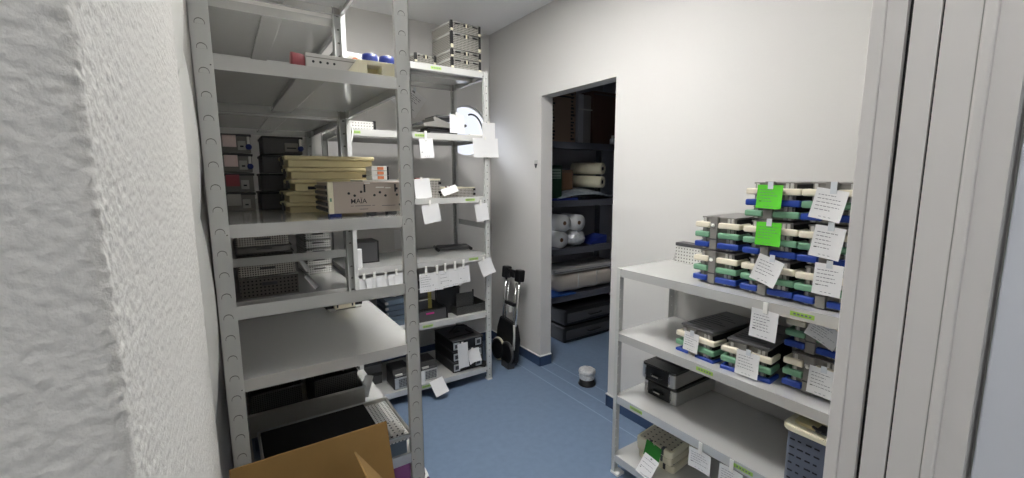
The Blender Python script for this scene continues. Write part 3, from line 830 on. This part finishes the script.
# cardboard box in front of the unit
t = thing('cardboard_box', 'open brown cardboard box with raised flaps in front of the nearest shelving unit', 'box', (0, 0, 0))
bx0, bx1, by0, by1, bz = -.052, .42, .92, 1.36, .47
b = B(); tk = .004
b.box(bx0, bx1, by0, by0 + tk, 0, bz, M_card); b.box(bx0, bx1, by1 - tk, by1, 0, bz, M_card)
b.box(bx0, bx0 + tk, by0 + tk, by1 - tk, 0, bz, M_card); b.box(bx1 - tk, bx1, by0 + tk, by1 - tk, 0, bz, M_card); b.box(bx0, bx1, by0, by1, 0, tk, M_card)
obj('box_body', b, t)
def flap(pts, d):
    b = B(); b.prism([V(p_) for p_ in pts], V(d), M_card); o = obj('flap', b, t)
flap([(bx0, by1, bz), (bx1, by1, bz), (bx1 - .008, by1 + .06, .712), (bx0 + .003, by1 + .06, .712)], (0, tk, 0))
flap([(bx1, by1 - .004, bz), (bx1, by0, bz), (bx1 - .14, by0 + .01, .69), (bx1 - .14, by1 - .03, .695)], (tk, 0, tk * .4))
flap([(bx0, by1 - .004, bz), (bx0, by0, bz), (bx0 + .10, by0 + .01, .40), (bx0 + .10, by1 - .02, .40)], (tk * .5, 0, tk))
flap([(bx0 + .005, by0, bz), (bx1 - .005, by0, bz), (bx1 - .005, by0 - .12, .33), (bx0 + .005, by0 - .12, .33)], (0, -tk, 0))

# purple bag on the floor
b = B()
def bag(u, v):
    a = 2 * PI * u; r = math.sin(PI * v) ** .6
    return V((.675 + .085 * r * math.cos(a) * (1 + .08 * noise.noise(V((u * 9, v * 7, 1)))), 1.93 + .20 * r * math.sin(a), .040 - .038 * math.cos(PI * v)))
b.grid(bag, 28, 14, M_purple)
t = thing('purple_bag', 'dark purple cloth bag on the floor beside the near right post', 'bag')
obj('bag_body', b, t)
b = B(); b.tube([(.70, 1.86, .068), (.745, 1.92, .06), (.76, 2.0, .04), (.755, 2.09, .012)], .012, M_white); obj('strap', b, t)

# ------------------------------------------------------------------ unit B contents
# top: mesh baskets
Gm = 'wire mesh baskets on the top board by the ceiling'
def mesh_basket(label, loc, w, d, h, rz=0, clips=True):
    t = thing('wire_basket', label, 'basket', loc, rz, Gm)
    obj('basket_body', opentray(w, d, h - .004, M_mesh, t=.004), t)
    o = obj('rim', rimloop(w + .004, d + .002, h - .008, .006, M_lgrey), t)
    for x in (-w / 2, w / 2):
        b = B(); b.box(x - .008, x + .008, -.008, .012, h * .25, h - .002, M_black, .002); b.box(x - .009, x + .009, -.009, .0, h * .05, h * .25, M_ivory, .001); obj('corner_clip', b, t)
    b = B(); b.box(-.02, .02, -.010, -.003, h - .03, h - .012, M_black, .003); b.box(-.006, .006, -.011, -.009, h - .034, h - .008, M_ivory); obj('front_clip', b, t)
    b = B(); b.tube([(-w * .4, -.008, h - .02), (-.05, -.010, h - .018)], .004, M_black); obj('handle', b, t); b = B(); b.tube([(.05, -.010, h - .018), (w * .4, -.008, h - .02)], .004, M_black); obj('handle', b, t)
    return t
z = 2.286
for k, h in enumerate((.075, .055, .11, .07)):
    mesh_basket(['wire mesh basket at the bottom of the tall stack on the top board', 'wire mesh basket second from the bottom of the tall stack', 'deep wire mesh basket second from the top of the tall stack', 'wire mesh basket on top of the tall stack near the ceiling'][k], (1.478, 2.80, z), .225, .27, h, .09)
    z += h + .001
z = 2.286
for k, h in enumerate((.06, .065)):
    mesh_basket(['wire mesh basket at the bottom of the short stack, left of the tall one', 'wire mesh basket on top of the short stack, left of the tall one'][k], (1.262, 3.0, z), .15, .27, h, .09)
    z += h + .001
# board 2
t = thing('perforated_tray', 'low white perforated tray with black end on the second board of the back unit', 'tray', (.74, 2.80, 1.848), 0)
obj('tray_body', opentray(.16, .20, .05, M_perf_white), t)
b = B(); b.box(.078, .094, -.004, .204, 0, .056, M_black, .003); obj('end_cap', b, t)
t = thing('white_strap', 'thin white strap looped over the board edge beside the rear post of the second unit', 'strap', (0, 0, 0))
b = B(); b.tube([(.655, 2.775, 1.90), (.672, 2.757, 1.87), (.680, 2.752, 1.83), (.674, 2.752, 1.79), (.664, 2.752, 1.76), (.668, 2.752, 1.73)], .005, M_white); obj('strap_loop', b, t)
t = thing('hinged_tray', 'grey hinged tray case, slightly open, under the round window', 'case', (1.315, 2.83, 1.848), .0)
b = B(); b.box(-.11, .10, 0, .22, 0, .022, M_dgrey, .004); b.box(-.12, .12, -.005, .22, .022, .034, M_black, .003); obj('base', b, t)
b = B(); b.prism([V((-.15, 0, .05)), V((.12, 0, .045)), V((.16, 0, .07)), V((.15, 0, .082)), V((.05, 0, .078)), V((-.02, 0, .10)), V((-.06, 0, .12)), V((-.08, 0, .112)), V((-.07, 0, .09)), V((-.15, 0, .072))], V((0, .22, 0)), M_grey, .003)
o = obj('tray_body', b, t)
b = B(); b.box(-.06, .14, -.004, .2, .112, .13, M_dgrey, .004); obj('lid', b, t)
b = B(); b.box(-.10, .10, .05, .19, .03, .05, M_black); obj('hinge_block', b, t)
for x in (-.165, .165):
    b = B(); b.tube([(x, 0, .07), (x, .22, .07)], .010, M_dgrey); obj('handle', b, t)
b = B(); b.box(1.50, 1.62, 2.80, 2.95, 1.849, 1.860, M_white, .003); tag(obj('white_dish', b), 'flat white dish on the second board below the round window', 'dish')
Gb = 'white paper tags on the back unit'
tagcard('square white tag on the hinged tray case under the round window', (1.402, 2.808, 1.985), '-y', .112, .125, .02, clip='clip', ink=False, hang=.018)
tagcard('large white paper sheet fixed askew to the back wall below the top board', (1.37, 3.497, 2.262), '-y', .24, .20, .62, clip='tape', lines=8, curl=.02)
tagcard('white tag hanging below the second board, with one dark scribble', (1.143, 2.752, 1.808), '-y', .095, .125, -.06, clip='clip', lines=0, hang=.05)
tagcard('upper white tag wrapped round the right post below the window', (1.622, 2.752, 1.94), '-y', .105, .12, .0, clip='clip', ink=False, hang=.01)
tagcard('large blank lower white tag on the right post below the window', (1.59, 2.748, 1.83), '-y', .205, .135, -.02, clip='clip', ink=False, hang=.01, curl=.015)
# board 3
def ptray(label, loc, w, d, h, rz=0):
    t = thing('clip_tray', label, 'tray', loc, rz, 'perforated trays with clips on the third board')
    obj('tray_body', opentray(w, d, h, M_perf_mid), t)
    obj('rim', rimloop(w + .004, d + .002, h, .005, M_ivory), t)
    for s in (-1, 1):
        for q in (.3, .8):
            b = B(); b.box(s * w / 2 - .008, s * w / 2 + .008, -.008, .01, h * q - .008, h * q + .008, M_black, .002); obj('corner_clip', b, t)
    b = B(); b.box(-.05, .0, .02, .10, h * .5, h + .012, M_red, .003); obj('red_insert', b, t)
    return t
ptray('tall perforated tray behind the large blank tag on the third board', (1.145, 2.80, 1.416), .22, .22, .125)
ptray('low perforated tray with a folded tag on it, right on the third board', (1.40, 2.82, 1.416), .27, .22, .065)
tagcard('large white tag on the tall perforated tray of the third board', (1.115, 2.785, 1.548), '-y', .115, .135, -.12, clip='clip', ink=False, hang=.01)
tagcard('folded white tag lying on the low perforated tray of the third board', (1.315, 2.80, 1.487), '-y', .12, .055, -.3, tilt=-.5, clip='clip', ink=False, hang=.01)
tagcard('white tag hanging below the third board beside the near post', (1.158, 2.752, 1.375), '-y', .125, .125, -.14, clip='clip', ink=False, hang=.03)
tagcard('white tag hung on the right post under the third board', (1.548, 2.752, 1.365), '-y', .105, .125, -.14, clip='clip', ink=False, hang=.03, curl=.012)
# board 4
t = thing('black_stand', 'flat black folding stand by the rear post on the fourth board', 'stand', (1.49, 3.08, .985), -.25)
b = B(); b.box(-.12, .12, 0, .14, .004, .028, M_dgrey, .004); obj('stand_plate', b, t)
for x in (-.13, .13):
    b = B(); b.tube([(x, -.03, .012), (x, .16, .012)], .012, M_black); obj('stand_leg', b, t)
t = thing('dark_case', 'upright black-edged case behind the rear post, left on the fourth board', 'case', (.79, 2.95, .985), 0)
b = B(); b.box(-.08, .06, 0, .16, 0, .145, M_dgrey, .004); obj('case_body', b, t)
for s, zz in ((0, .0), (1, .137)):
    b = B(); b.box(-.085, .07, -.005, .165, zz, zz + .009, M_black, .002); obj('edge_frame', b, t)
b = B(); b.box(.06, .07, -.004, .164, 0, .146, M_black, .002); obj('end_frame', b, t)
b = B(); b.vbox(.61, .712, 2.80, 2.84, .985, 1.105, M_paper, .018, 5, .002); tag(obj('paper_bundle', b), 'bundle of white paper on the fourth board beside the rear post', 'paper')
tagcard('white notice taped to the back wall above the fourth board', (1.21, YB - .003, 1.13), '-y', .115, .16, .0, clip='tape', ink=False, curl=.0, hang=.004)
Gh = 'row of white tags under the fourth board'
for k, x in enumerate((1.115, 1.195, 1.255, 1.33, 1.395)):
    tagcard(['first white tag from the left in the row of five, right of the near post', 'second white tag from the left in the row of five', 'middle white tag in the row of five under the fourth board', 'fourth white tag from the left in the row of five', 'last, raised white tag in the row of five'][k],
            (x, 2.752 - .003 * k, (.905, .905, .912, .918, .925)[k]), '-y', (.10, .09, .10, .10, .085)[k], (.13, .125, .125, .125, .12)[k], (.0, .03, -.02, .02, -.06)[k], clip='clip', lines=(5, 0, 3, 0, 0)[k], hang=.05, group=Gh)
for k, x in enumerate((.70, .765, .835, .905)):
    tagcard(['leftmost crumpled white tag seen between the two near-unit posts', 'second crumpled white tag seen between the near-unit posts', 'third crumpled white tag seen between the near-unit posts', 'rightmost crumpled white tag, just left of the near post'][k],
            (x, 2.752 - .004 * k, (.925, .93, .92, .935)[k]), '-y', .12, .13, (.08, -.1, .05, -.05)[k], clip='clip', ink=False, hang=.03, curl=.03)
tagcard('curled white tag on the right post under the fourth board', (1.565, 2.750, .955), '-y', .11, .12, -.3, clip='clip', ink=False, hang=.02, curl=.035)
# board 5
t = thing('tray_stack', 'stack of blue-grey plastic trays with pale clips, left on the fifth board', 'tray', (.935, 2.83, .547), 0)
for k in range(5):
    b = B(); b.box(-.075, .075, 0, .24, k * .038, k * .038 + .033, M_steelblue, .003); o = obj('drawer', b, t)
    b = B(); b.box(-.085, -.065, -.006, .01, k * .038 + .008, k * .038 + .024, M_lgrey, .002); obj('clip', b, o)
t = thing('black_case', 'wide low black case with a magenta mark on the fifth board', 'case', (1.155, 2.80, .547), 0)
b = B(); b.box(-.15, .125, 0, .26, 0, .075, M_dgrey, .003); b.box(-.15, .125, .001, .26, .075, .082, M_black, .002); obj('case_body', b, t)
b = B(); b.box(-.03, .03, -.002, .002, .05, .062, M_magenta); obj('magenta_mark', b, t)
b = B(); b.box(.125, .137, -.004, .05, .0, .085, M_black, .002); obj('corner_post', b, t)
for k in range(2):
    t = thing('small_case', ['dark case with brass corner, lower of two on the wide black case', 'dark case with brass corner, upper of two on the wide black case'][k], 'case', (1.10, 2.83, .547 + .0835 + k * .083), .06, 'dark cases with brass corners')
    b = B(); b.box(-.10, .08, 0, .20, 0, .078, M_dgrey, .004); obj('case_body', b, t)
    b = B(); b.box(.055, .083, -.003, .03, .0, .081, mat('brass_band', (150, 140, 70), .5), .002); obj('brass_corner', b, t)
    b = B(); b.box(-.102, .082, -.002, .202, .064, .071, M_lgrey, .001); obj('rim', b, t)
b = None
t = thing('black_bin', 'black upright open bin between the cases and the mesh basket on the fifth board', 'bin', (1.345, 2.90, .547), -.35)
obj('bin_body', opentray(.17, .24, .19, M_black, t=.005), t); obj('rim', rimloop(.172, .242, .19, .004, M_dgrey), t)
t = thing('mesh_basket', 'shallow dark mesh basket with a raised back panel, right on the fifth board', 'basket', (1.49, 2.80, .547), 0)
obj('basket_body', opentray(.25, .26, .062, M_mesh_dark), t); obj('rim', rimloop(.253, .262, .062, .004, M_dgrey), t)
b = B(); b.box(-.118, .02, .02, .026, .005, .16, M_mesh_dark); b.box(.018, .026, .018, .03, .005, .175, M_black); obj('raised_panel', b, t)
# board 6
def speaker(label, loc, rz):
    t = thing('charger_unit', label, 'device', loc, rz, 'silver charger units on the bottom board')
    w, d, h = .125, .17, .135
    b = B(); b.box(-w / 2, w / 2, 0, d, 0, h * .75, M_dgrey, .006); b.prism([V((-w / 2, 0, h * .7)), V((-w / 2, d, h * .7)), V((-w / 2, d, h)), V((-w / 2, .03, h))], V((w, 0, 0)), M_black, .004); obj('housing', b, t)
    b = B(); b.box(-w / 2 + .004, w / 2 - .004, -.006, .002, .006, h * .62, M_alu, .003); b.box(-w / 2 + .03, w / 2 - .01, -.008, -.005, .014, h * .56, M_grille, .001); obj('front_grille', b, t)
    b = B(); b.box(-w / 2 + .01, -w / 2 + .06, -.004, .01, h * .70, h * .80, M_lgrey, .002); obj('display', b, t)
    return t
speaker('silver-fronted charger unit on the bottom board, left of the near post', (.935, 2.785, .11), 0)
speaker('silver-fronted charger unit on the bottom board, right of the near post', (1.135, 2.80, .11), 0)
b = B(); tagcard('narrow white tag in front of the right charger unit', (1.062, 2.77, .205), '-y', .05, .10, .0, clip=None, ink=False)
for k in range(2):
    t = thing('dark_box', ['long dark box lying at the left rear of the bottom board', 'dark box on top of the long one at the left rear'][k], 'box', (.74, 2.95, .11 + k * .082), 0)
    b = B(); b.box(-.09, .10, 0, .22, 0, .06, M_dgrey, .003); obj('box_body', b, t)
    b = B(); b.box(-.093, .103, -.003, .223, .06, .081, M_black, .003); obj('lid', b, t)
Gk = 'black cases with silver corners on the bottom board'
for k in range(3):
    t = thing('equipment_case', ['black case with silver front plates, bottom of the stack of three', 'black case with silver front plates, middle of the stack of three', 'black case with silver front plates, top of the stack of three'][k], 'case', (1.45, 2.80, .11 + k * .083), 0.02, Gk)
    b = B(); b.box(-.125, .13, 0, .32, 0, .079, M_black, .004); obj('case_body', b, t)
    b = B(); b.box(-.128, .133, -.002, .322, .072, .080, M_dgrey, .002); obj('rim', b, t)
    for s in (-.10, .085):
        b = B(); b.box(s - .022, s + .028, -.006, .003, .012, .066, M_alu, .002); b.box(s - .012, s + .016, -.008, -.005, .026, .055, M_dgrey, .001); obj('latch_plate', b, t)
t = thing('black_bracket', 'black metal bracket lying on the stack of black cases', 'bracket', (1.44, 2.86, .11 + 3 * .083 - .001), 0.1)
b = B(); b.box(-.12, .10, 0, .012, 0, .012, M_black, .002); b.box(.08, .10, 0, .10, .0, .012, M_black, .002); b.tube([(-.06, .1, .01), (.02, .12, .05), (.10, .1, .03)], .008, M_black); obj('bracket_arm', b, t)
b = B(); b.box(-.03, .03, .09, .13, 0, .012, M_black, .002); obj('foot', b, t)
tagcard('long white paper tag hanging over the stack of black cases', (1.395, 2.786, .335), '-y', .085, .19, -.04, clip='clip', ink=False, hang=.01, curl=.012)
tagcard('curled white paper tag over the right latch of the black cases', (1.475, 2.782, .275), '-y', .10, .10, -.12, clip='clip', ink=False, hang=.01, curl=.04)
b = B(); b.box(-.03, .03, 0, .09, 0, .012, M_black, .003); tag(obj('black_lever', b, loc=(1.555, 2.785, .111), rot=(0, 0, -.9)), 'short black lever on the bottom board beside the right post', 'lever')
tagcard('white tag hanging askew from the bottom board above the floor', (1.162, 2.752, .128), '-y', .10, .115, -.22, tilt=-.65, clip='clip', ink=False, hang=.0, curl=.006)

# ------------------------------------------------------------------ folding hand truck
t = thing('hand_truck', 'folded black hand truck with chrome rails leaning in the corner', 'hand truck', (1.862, 2.955, 0.0), rot=(-.11, 0, -PI / 2))
for s in (-1, 1):
    b = B(); x = s * .098
    b.tube([(x * 1.0, .02, .20), (x, .02, .78)], .011, M_chrome); b.tube([(x * .78, .03, .20), (x * .78, .03, .70)], .008, M_dgrey); b.tube([(x * .58, .02, .24), (x * .58, .02, .70)], .006, M_chrome); obj('rail', b, t)
    b = B(); b.box(x - .036, x + .030, -.012, .052, .715, .815, M_black, .012, 3); obj('handle_grip', b, t)
b = B(); b.tube([(-.08, .02, .785), (.08, .02, .785)], .014, M_black); b.box(-.03, .03, .0, .045, .735, .785, M_black, .01); obj('cross_handle', b, t)
b = B(); b.box(-.07, .07, .0, .035, .50, .53, M_black, .006); b.box(-.03, .02, -.004, .03, .44, .50, M_lgrey, .006); obj('cross_member', b, t)
b = B(); b.prism([V((-.15, .0, .05)), V((.13, .0, .02)), V((.15, .0, .06)), V((.15, .0, .24)), V((.10, .0, .36)), V((-.12, .0, .38)), V((-.15, .0, .28))], V((0, .05, 0)), M_black, .008); obj('toe_plate', b, t)
b = B(); b.tube([(.105, .0, .36), (.135, -.008, .27), (.14, -.008, .16)], .010, M_lgrey); obj('side_rail', b, t)
for s, yy in ((-1, -.03), (1, -.028)):
    x = -.055 if s < 0 else .075
    b = B(); b.lathe([(.0001, -.012), (.07, -.012), (.085, -.016), (.085, .014), (.07, .012), (.0001, .012)], M_black, (x, yy + .002, .115), 'Y', 28); o = obj('wheel', b, t)
    q = B()
    q.tube([(x + .088 * math.cos(a), yy + .002, .115 + .088 * math.sin(a)) for a in [2 * PI * k / 28 for k in range(28)]], .010, M_ivory if s < 0 else M_dgrey, 8, closed=True); obj('tyre', q, o)
b = B(); b.box(.03, .14, -.045, .02, .0, .05, M_dgrey, .006); obj('foot', b, t)

# jar on the floor in the opening
t = thing('floor_jar', 'round dark jar with a silvery white crumpled cap on the floor by the opening', 'jar', (2.185, 2.285, 0))
b = B(); b.lathe([(.0001, 0), (.062, 0), (.066, .006), (.064, .012), (.057, .02), (.055, .05), (.0001, .05)], M_black, seg=28); obj('base', b, t)
b = B()
def foil(u, v):
    a = 2 * PI * u; prof = [(.056, .0), (.060, .02), (.058, .035), (.064, .05), (.060, .068), (.04, .076), (.0001, .076)]
    k = min(len(prof) - 2, int(v * (len(prof) - 1))); q = v * (len(prof) - 1) - k
    r = prof[k][0] * (1 - q) + prof[k + 1][0] * q; h = prof[k][1] * (1 - q) + prof[k + 1][1] * q
    P_ = V((r * math.cos(a), r * math.sin(a), h)); n_ = noise.noise(P_ * 90)
    return P_ * (1 + .07 * n_) + V((0, 0, .05))
b.grid(foil, 40, 18, mat('silver_foil', (240, 241, 241), .3, metal=.15, var=.35, vscale=70)); o = obj('foil_cap', b, t); o['label'] = 'silvery white crumpled cap'

# ------------------------------------------------------------------ store room
SY = 3.05
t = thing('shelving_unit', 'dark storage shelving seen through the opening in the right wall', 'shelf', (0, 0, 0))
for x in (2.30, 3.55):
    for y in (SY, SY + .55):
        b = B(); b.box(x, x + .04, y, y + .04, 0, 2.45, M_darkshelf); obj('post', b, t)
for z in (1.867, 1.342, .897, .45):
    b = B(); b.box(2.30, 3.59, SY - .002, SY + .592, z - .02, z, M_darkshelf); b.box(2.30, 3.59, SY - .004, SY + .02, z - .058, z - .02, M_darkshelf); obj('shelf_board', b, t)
def carton(name, label, x0, x1, y0, y1, z0, z1, m, cat='carton', marks=None, rz=0):
    t = thing(name, label, cat, ((x0 + x1) / 2, y0, z0), rz)
    w, d, h = x1 - x0, y1 - y0, z1 - z0
    b = B(); b.box(-w / 2, w / 2, 0, d, 0, h, m, .003); obj('box_body', b, t)
    b = B(); b.box(-w / 2 - .001, w / 2 + .001, d * .45, d * .55, h, h + .001, M_yellow); b.box(-w / 2 + .01, w / 2 - .01, .0 - .001, .001, h * .93, h * .95, M_dgrey); obj('tape', b, t)
    if marks: marks(t, w, d, h)
    return t
def print_marks(t, w, d, h):
    b = B(); r = random.Random(5)
    for k in range(14):
        for q in (0, 1):
            z = .02 + k * h / 15; x = -w / 2 + (.015 if q == 0 else w - .06)
            b.box(x, x + .02 + r.random() * .025, -.0015, .0005, z, z + .012 + r.random() * .008, M_black2)
    b.box(-w / 2 + .06, w / 2 - .02, -.0015, .0005, h * .86, h * .89, M_black2); obj('printing', b, t)
carton('printed_carton', 'brown carton with black printing, left on the top board of the dark shelving', 2.44, 2.74, SY + .03, SY + .40, 1.867, 2.32, mat('grey_brown_carton', (132, 112, 96), .8), marks=print_marks)
b = B(); b.box(-.085, -.02, 0, .3, 0, .44, M_storewall, .004); b.box(-.018, .085, .01, .3, 0, .44, M_grey, .01)
t = thing('panel_bundle', 'upright pale grey panels beside the printed carton', 'panel', (2.865, SY + .04, 1.867)); obj('panels', b, t); b = B(); b.box(-.085, .085, -.003, 0, .3, .312, M_lgrey); obj('band', b, t)
carton('brown_carton', 'dark brown carton, right on the top board of the dark shelving', 2.985, 3.36, SY + .06, SY + .45, 1.867, 2.36, mat('dark_brown_carton', (84, 58, 48), .8))
t = thing('small_bottle', 'small pale bottle in front of the dark brown carton', 'bottle', (3.215, SY + .025, 1.867))
b = B(); b.lathe([(.0001, 0), (.026, 0), (.028, .01), (.028, .05), (.012, .065), (.0001, .065)], M_film, seg=16); obj('bottle_body', b, t)
b = B(); b.lathe([(.012, .062), (.013, .085), (.0001, .087)], M_white, seg=12); obj('cap', b, t)
def gmarks(t, w, d, h):
    b = B(); b.box(-w / 2 + .01, w / 2 - .015, -.0015, .0005, h * .62, h * .9, mat('pale_print', (150, 170, 155), .7))
    for k in range(3): b.box(-w / 2 + .015, w / 2 - .02, -.002, .0, h * (.66 + .08 * k), h * (.68 + .08 * k), M_dgreen)
    obj('printing', b, t)
carton('green_carton', 'dark green carton with pale printing on the second board of the dark shelving', 2.44, 2.585, SY + .03, SY + .35, 1.342, 1.66, M_dgreen, marks=gmarks)
carton('brown_board_box', 'plain brown carton behind the white rolls in the dark shelving', 2.60, 2.83, SY + .16, SY + .45, 1.342, 1.62, M_brown)
for k, z in enumerate((1.655, 1.50)):
    t = thing('film_roll', ['upper white cloth roll on the second board of the dark shelving', 'lower white cloth roll on the second board of the dark shelving'][k], 'roll', (3.02, SY + .37, (1.645, 1.515)[k]), .0, 'white cloth rolls in the dark shelving', rot=(0, .03, -1.3))
    b = B(); b.lathe([(.02, 0), (.056, 0), (.058, .18), (.056, .34), (.02, .34), (.019, .17), (.02, 0)], M_ivory, (0, 0, 0), 'X', 24); obj('roll_body', b, t)
    b = B(); b.lathe([(.0195, .05), (.0195, .341), (.012, .341), (.012, .05)], M_black2, (0, 0, 0), 'X', 16); obj('core', b, t)
b = B()
def wrap(u, v):
    x = 2.50 + .78 * u; n_ = noise.noise(V((u * 9, v * 7, 2)))
    return V((x, SY - .01 + .3 * v, 1.345 + (.075 * math.sin(PI * min(1, u * 1.05)) + .02) * math.sin(PI * min(.999, v * .9 + .08)) ** .5 + .018 * n_ * math.sin(PI * v)))
b.grid(wrap, 40, 16, mat('silver_wrap', (168, 180, 192), .25, metal=.35, var=.25, vscale=25)); o = tag(obj('plastic_wrap', b), 'crumpled silvery plastic wrap lying in front of the white cloth rolls', 'plastic wrap')
b = B(); b.box(2.44, 2.76, SY + .0, SY + .02, 1.343, 1.365, M_blue, .004); tag(obj('blue_strip', b), 'blue plastic strip along the edge of the second dark board', 'strip')
# paper rolls
Gr = 'white paper rolls on the third dark board'
for k, (x, z) in enumerate(((2.625, 1.13), (2.805, 1.125), (2.59, .975))):
    roll(['white paper roll, upper left of the three on the dark shelving', 'white paper roll, upper right of the three on the dark shelving', 'white paper roll, lower of the three on the dark shelving'][k], (x, SY + .03, z), .077, .24, M_paper, .02, Gr, name='paper_roll', core=M_brown)
b = B()
def blob(u, v):
    a = 2 * PI * u; ph = PI * v; P_ = V((math.sin(ph) * math.cos(a), math.sin(ph) * math.sin(a), math.cos(ph)))
    return V((2.80, SY + .11, .975)) + V((P_.x * .115, P_.y * .12, P_.z * .077)) * (1 + .16 * noise.noise(P_ * 5))
b.grid(blob, 30, 20, mat('crinkled_film', (205, 208, 212), .2, metal=.15, var=.2, vscale=30)); tag(obj('plastic_bag', b), 'crinkled clear plastic bag beside the lower white paper roll', 'bag')
b = B(); b.prism([V((2.98, SY + .05, .898)), V((3.2, SY + .05, .898)), V((3.2, SY + .05, .98)), V((3.08, SY + .05, .95))], V((0, .2, 0)), M_blue, .004); tag(obj('blue_folder', b), 'dark blue folded sheet at the right of the third dark board', 'folder')
# fourth board
b = B(); b.box(0, .84, 0, .30, 0, .045, M_lgrey, .004); t = thing('flat_panel', 'flat pale grey panel lying on the wrapped cushion in the dark shelving', 'panel', (2.50, SY + .02, .655)); obj('panel_board', b, t)
b = B(); b.box(.0, .84, -.002, 0, .012, .018, M_dgrey); obj('edge_line', b, t)
b = B()
def cush(u, v):
    a = 2 * PI * v; x = 2.49 + .80 * u
    e = min(1, (u / .14)) ** .5 * min(1, ((1 - u) / .08)) ** .5
    cy, cz = math.cos(a), math.sin(a)
    f = lambda q: math.copysign(abs(q) ** .6, q)
    return V((x, SY + .13 + .125 * f(cy) * e, .555 + .088 * f(cz) * e * (1 + .05 * math.sin(u * 22))))
b.grid(cush, 40, 20, mat('cushion_cloth', (196, 188, 178), .6)); t = thing('wrapped_cushion', 'long pale cushion wrapped in clear film on the fourth dark board', 'cushion'); obj('cushion_body', b, t)
b = B()
for x in (2.78, 3.02): b.box(x, x + .006, SY + .0, SY + .01, .50, .64, M_lgrey)
obj('seam', b, t)
b = B(); b.box(2.45, 2.74, SY - .015, SY + .30, .451, .466, mat('bright_blue', (42, 82, 150), .4), .004); tag(obj('blue_mat', b), 'blue plastic mat under the wrapped cushion', 'mat')
for k in range(2):
    t = thing('black_case', ['black carrying case on the floor, lower of two under the dark shelving', 'black carrying case, upper of two under the dark shelving'][k], 'case', (2.93 + .01 * k, SY - .06, .002 + k * .165), .0, 'black carrying cases in the store room')
    b = B(); b.box(-.37, .40, 0, .36, 0, .155, M_black, .02, 3); obj('case_body', b, t)
    b = B(); b.box(-.345, .38, -.006, .01, .03, .12, M_dgrey, .012, 3); obj('front_panel', b, t)
    b = B(); b.tube([(-.08, -.004, .08), (-.07, -.03, .08), (.07, -.03, .08), (.08, -.004, .08)], .008, M_black); obj('handle', b, t)

# ------------------------------------------------------------------ lights
def panel(label, x, y, sx, sy, power, c=(1, .985, .965)):
    t = thing('ceiling_light', label, 'ceiling light', (x, y, CZ))
    b = B()
    for (x0, x1, y0, y1) in ((-sx / 2 - .02, sx / 2 + .02, -sy / 2 - .02, -sy / 2), (-sx / 2 - .02, sx / 2 + .02, sy / 2, sy / 2 + .02), (-sx / 2 - .02, -sx / 2, -sy / 2, sy / 2), (sx / 2, sx / 2 + .02, -sy / 2, sy / 2)):
        b.box(x0, x1, y0, y1, -.03, -.0005, M_trim)
    obj('frame', b, t)
    m = bpy.data.materials.new('lamp_diffuser'); m.use_nodes = True
    bb = m.node_tree.nodes['Principled BSDF']; bb.inputs['Base Color'].default_value = (.9, .9, .9, 1)
    bb.inputs['Emission Color'].default_value = (*c, 1); bb.inputs['Emission Strength'].default_value = power
    b = B(); b.box(-sx / 2, sx / 2, -sy / 2, sy / 2, -.02, -.012, m); obj('diffuser', b, t)
    return t
panel('long ceiling light panel over the aisle', .90, 1.78, .4, .9, 34)
panel('square ceiling light panel in the corridor behind the doorway', .16, -.04, .44, .22, 20)

sl = bpy.data.lights.new('sun', 'SUN'); sl.energy = 10; sl.angle = math.radians(28); sl.color = (.86, .91, 1)
so = bpy.data.objects.new('sun', sl); col.objects.link(so); so.location = (.5, 6, 4)
so.rotation_euler = V((.30, -.50, -.26)).to_track_quat('-Z', 'Y').to_euler()
wd = bpy.data.worlds.new('world'); scene.world = wd; wd.use_nodes = True
bg = wd.node_tree.nodes['Background']; bg.inputs['Color'].default_value = (.9, .94, 1, 1); bg.inputs['Strength'].default_value = .12

# ------------------------------------------------------------------ camera
cd = bpy.data.cameras.new('camera'); cam = bpy.data.objects.new('camera', cd); col.objects.link(cam)
cd.sensor_width = 36; cd.sensor_fit = 'HORIZONTAL'; cd.lens = 434.921 / 1024 * 36; cd.clip_start = .02
yaw, pit, rol = map(math.radians, (33.481, 8.007, -.255))
fw = V((math.sin(yaw) * math.cos(pit), math.cos(yaw) * math.cos(pit), -math.sin(pit)))
rt = V((math.cos(yaw), -math.sin(yaw), 0)); up = rt.cross(fw)
r2 = rt * math.cos(rol) + up * math.sin(rol); u2 = up * math.cos(rol) - rt * math.sin(rol)
cam.matrix_world = Matrix(((r2.x, u2.x, -fw.x, 0), (r2.y, u2.y, -fw.y, 0), (r2.z, u2.z, -fw.z, 1.55), (0, 0, 0, 1)))
scene.camera = cam
vs = scene.view_settings
vs.view_transform = 'Standard'; vs.look = 'None'; vs.gamma = 1; vs.use_curve_mapping = False; vs.exposure = 0.24
scene.cycles.max_bounces = 10; scene.cycles.diffuse_bounces = 4
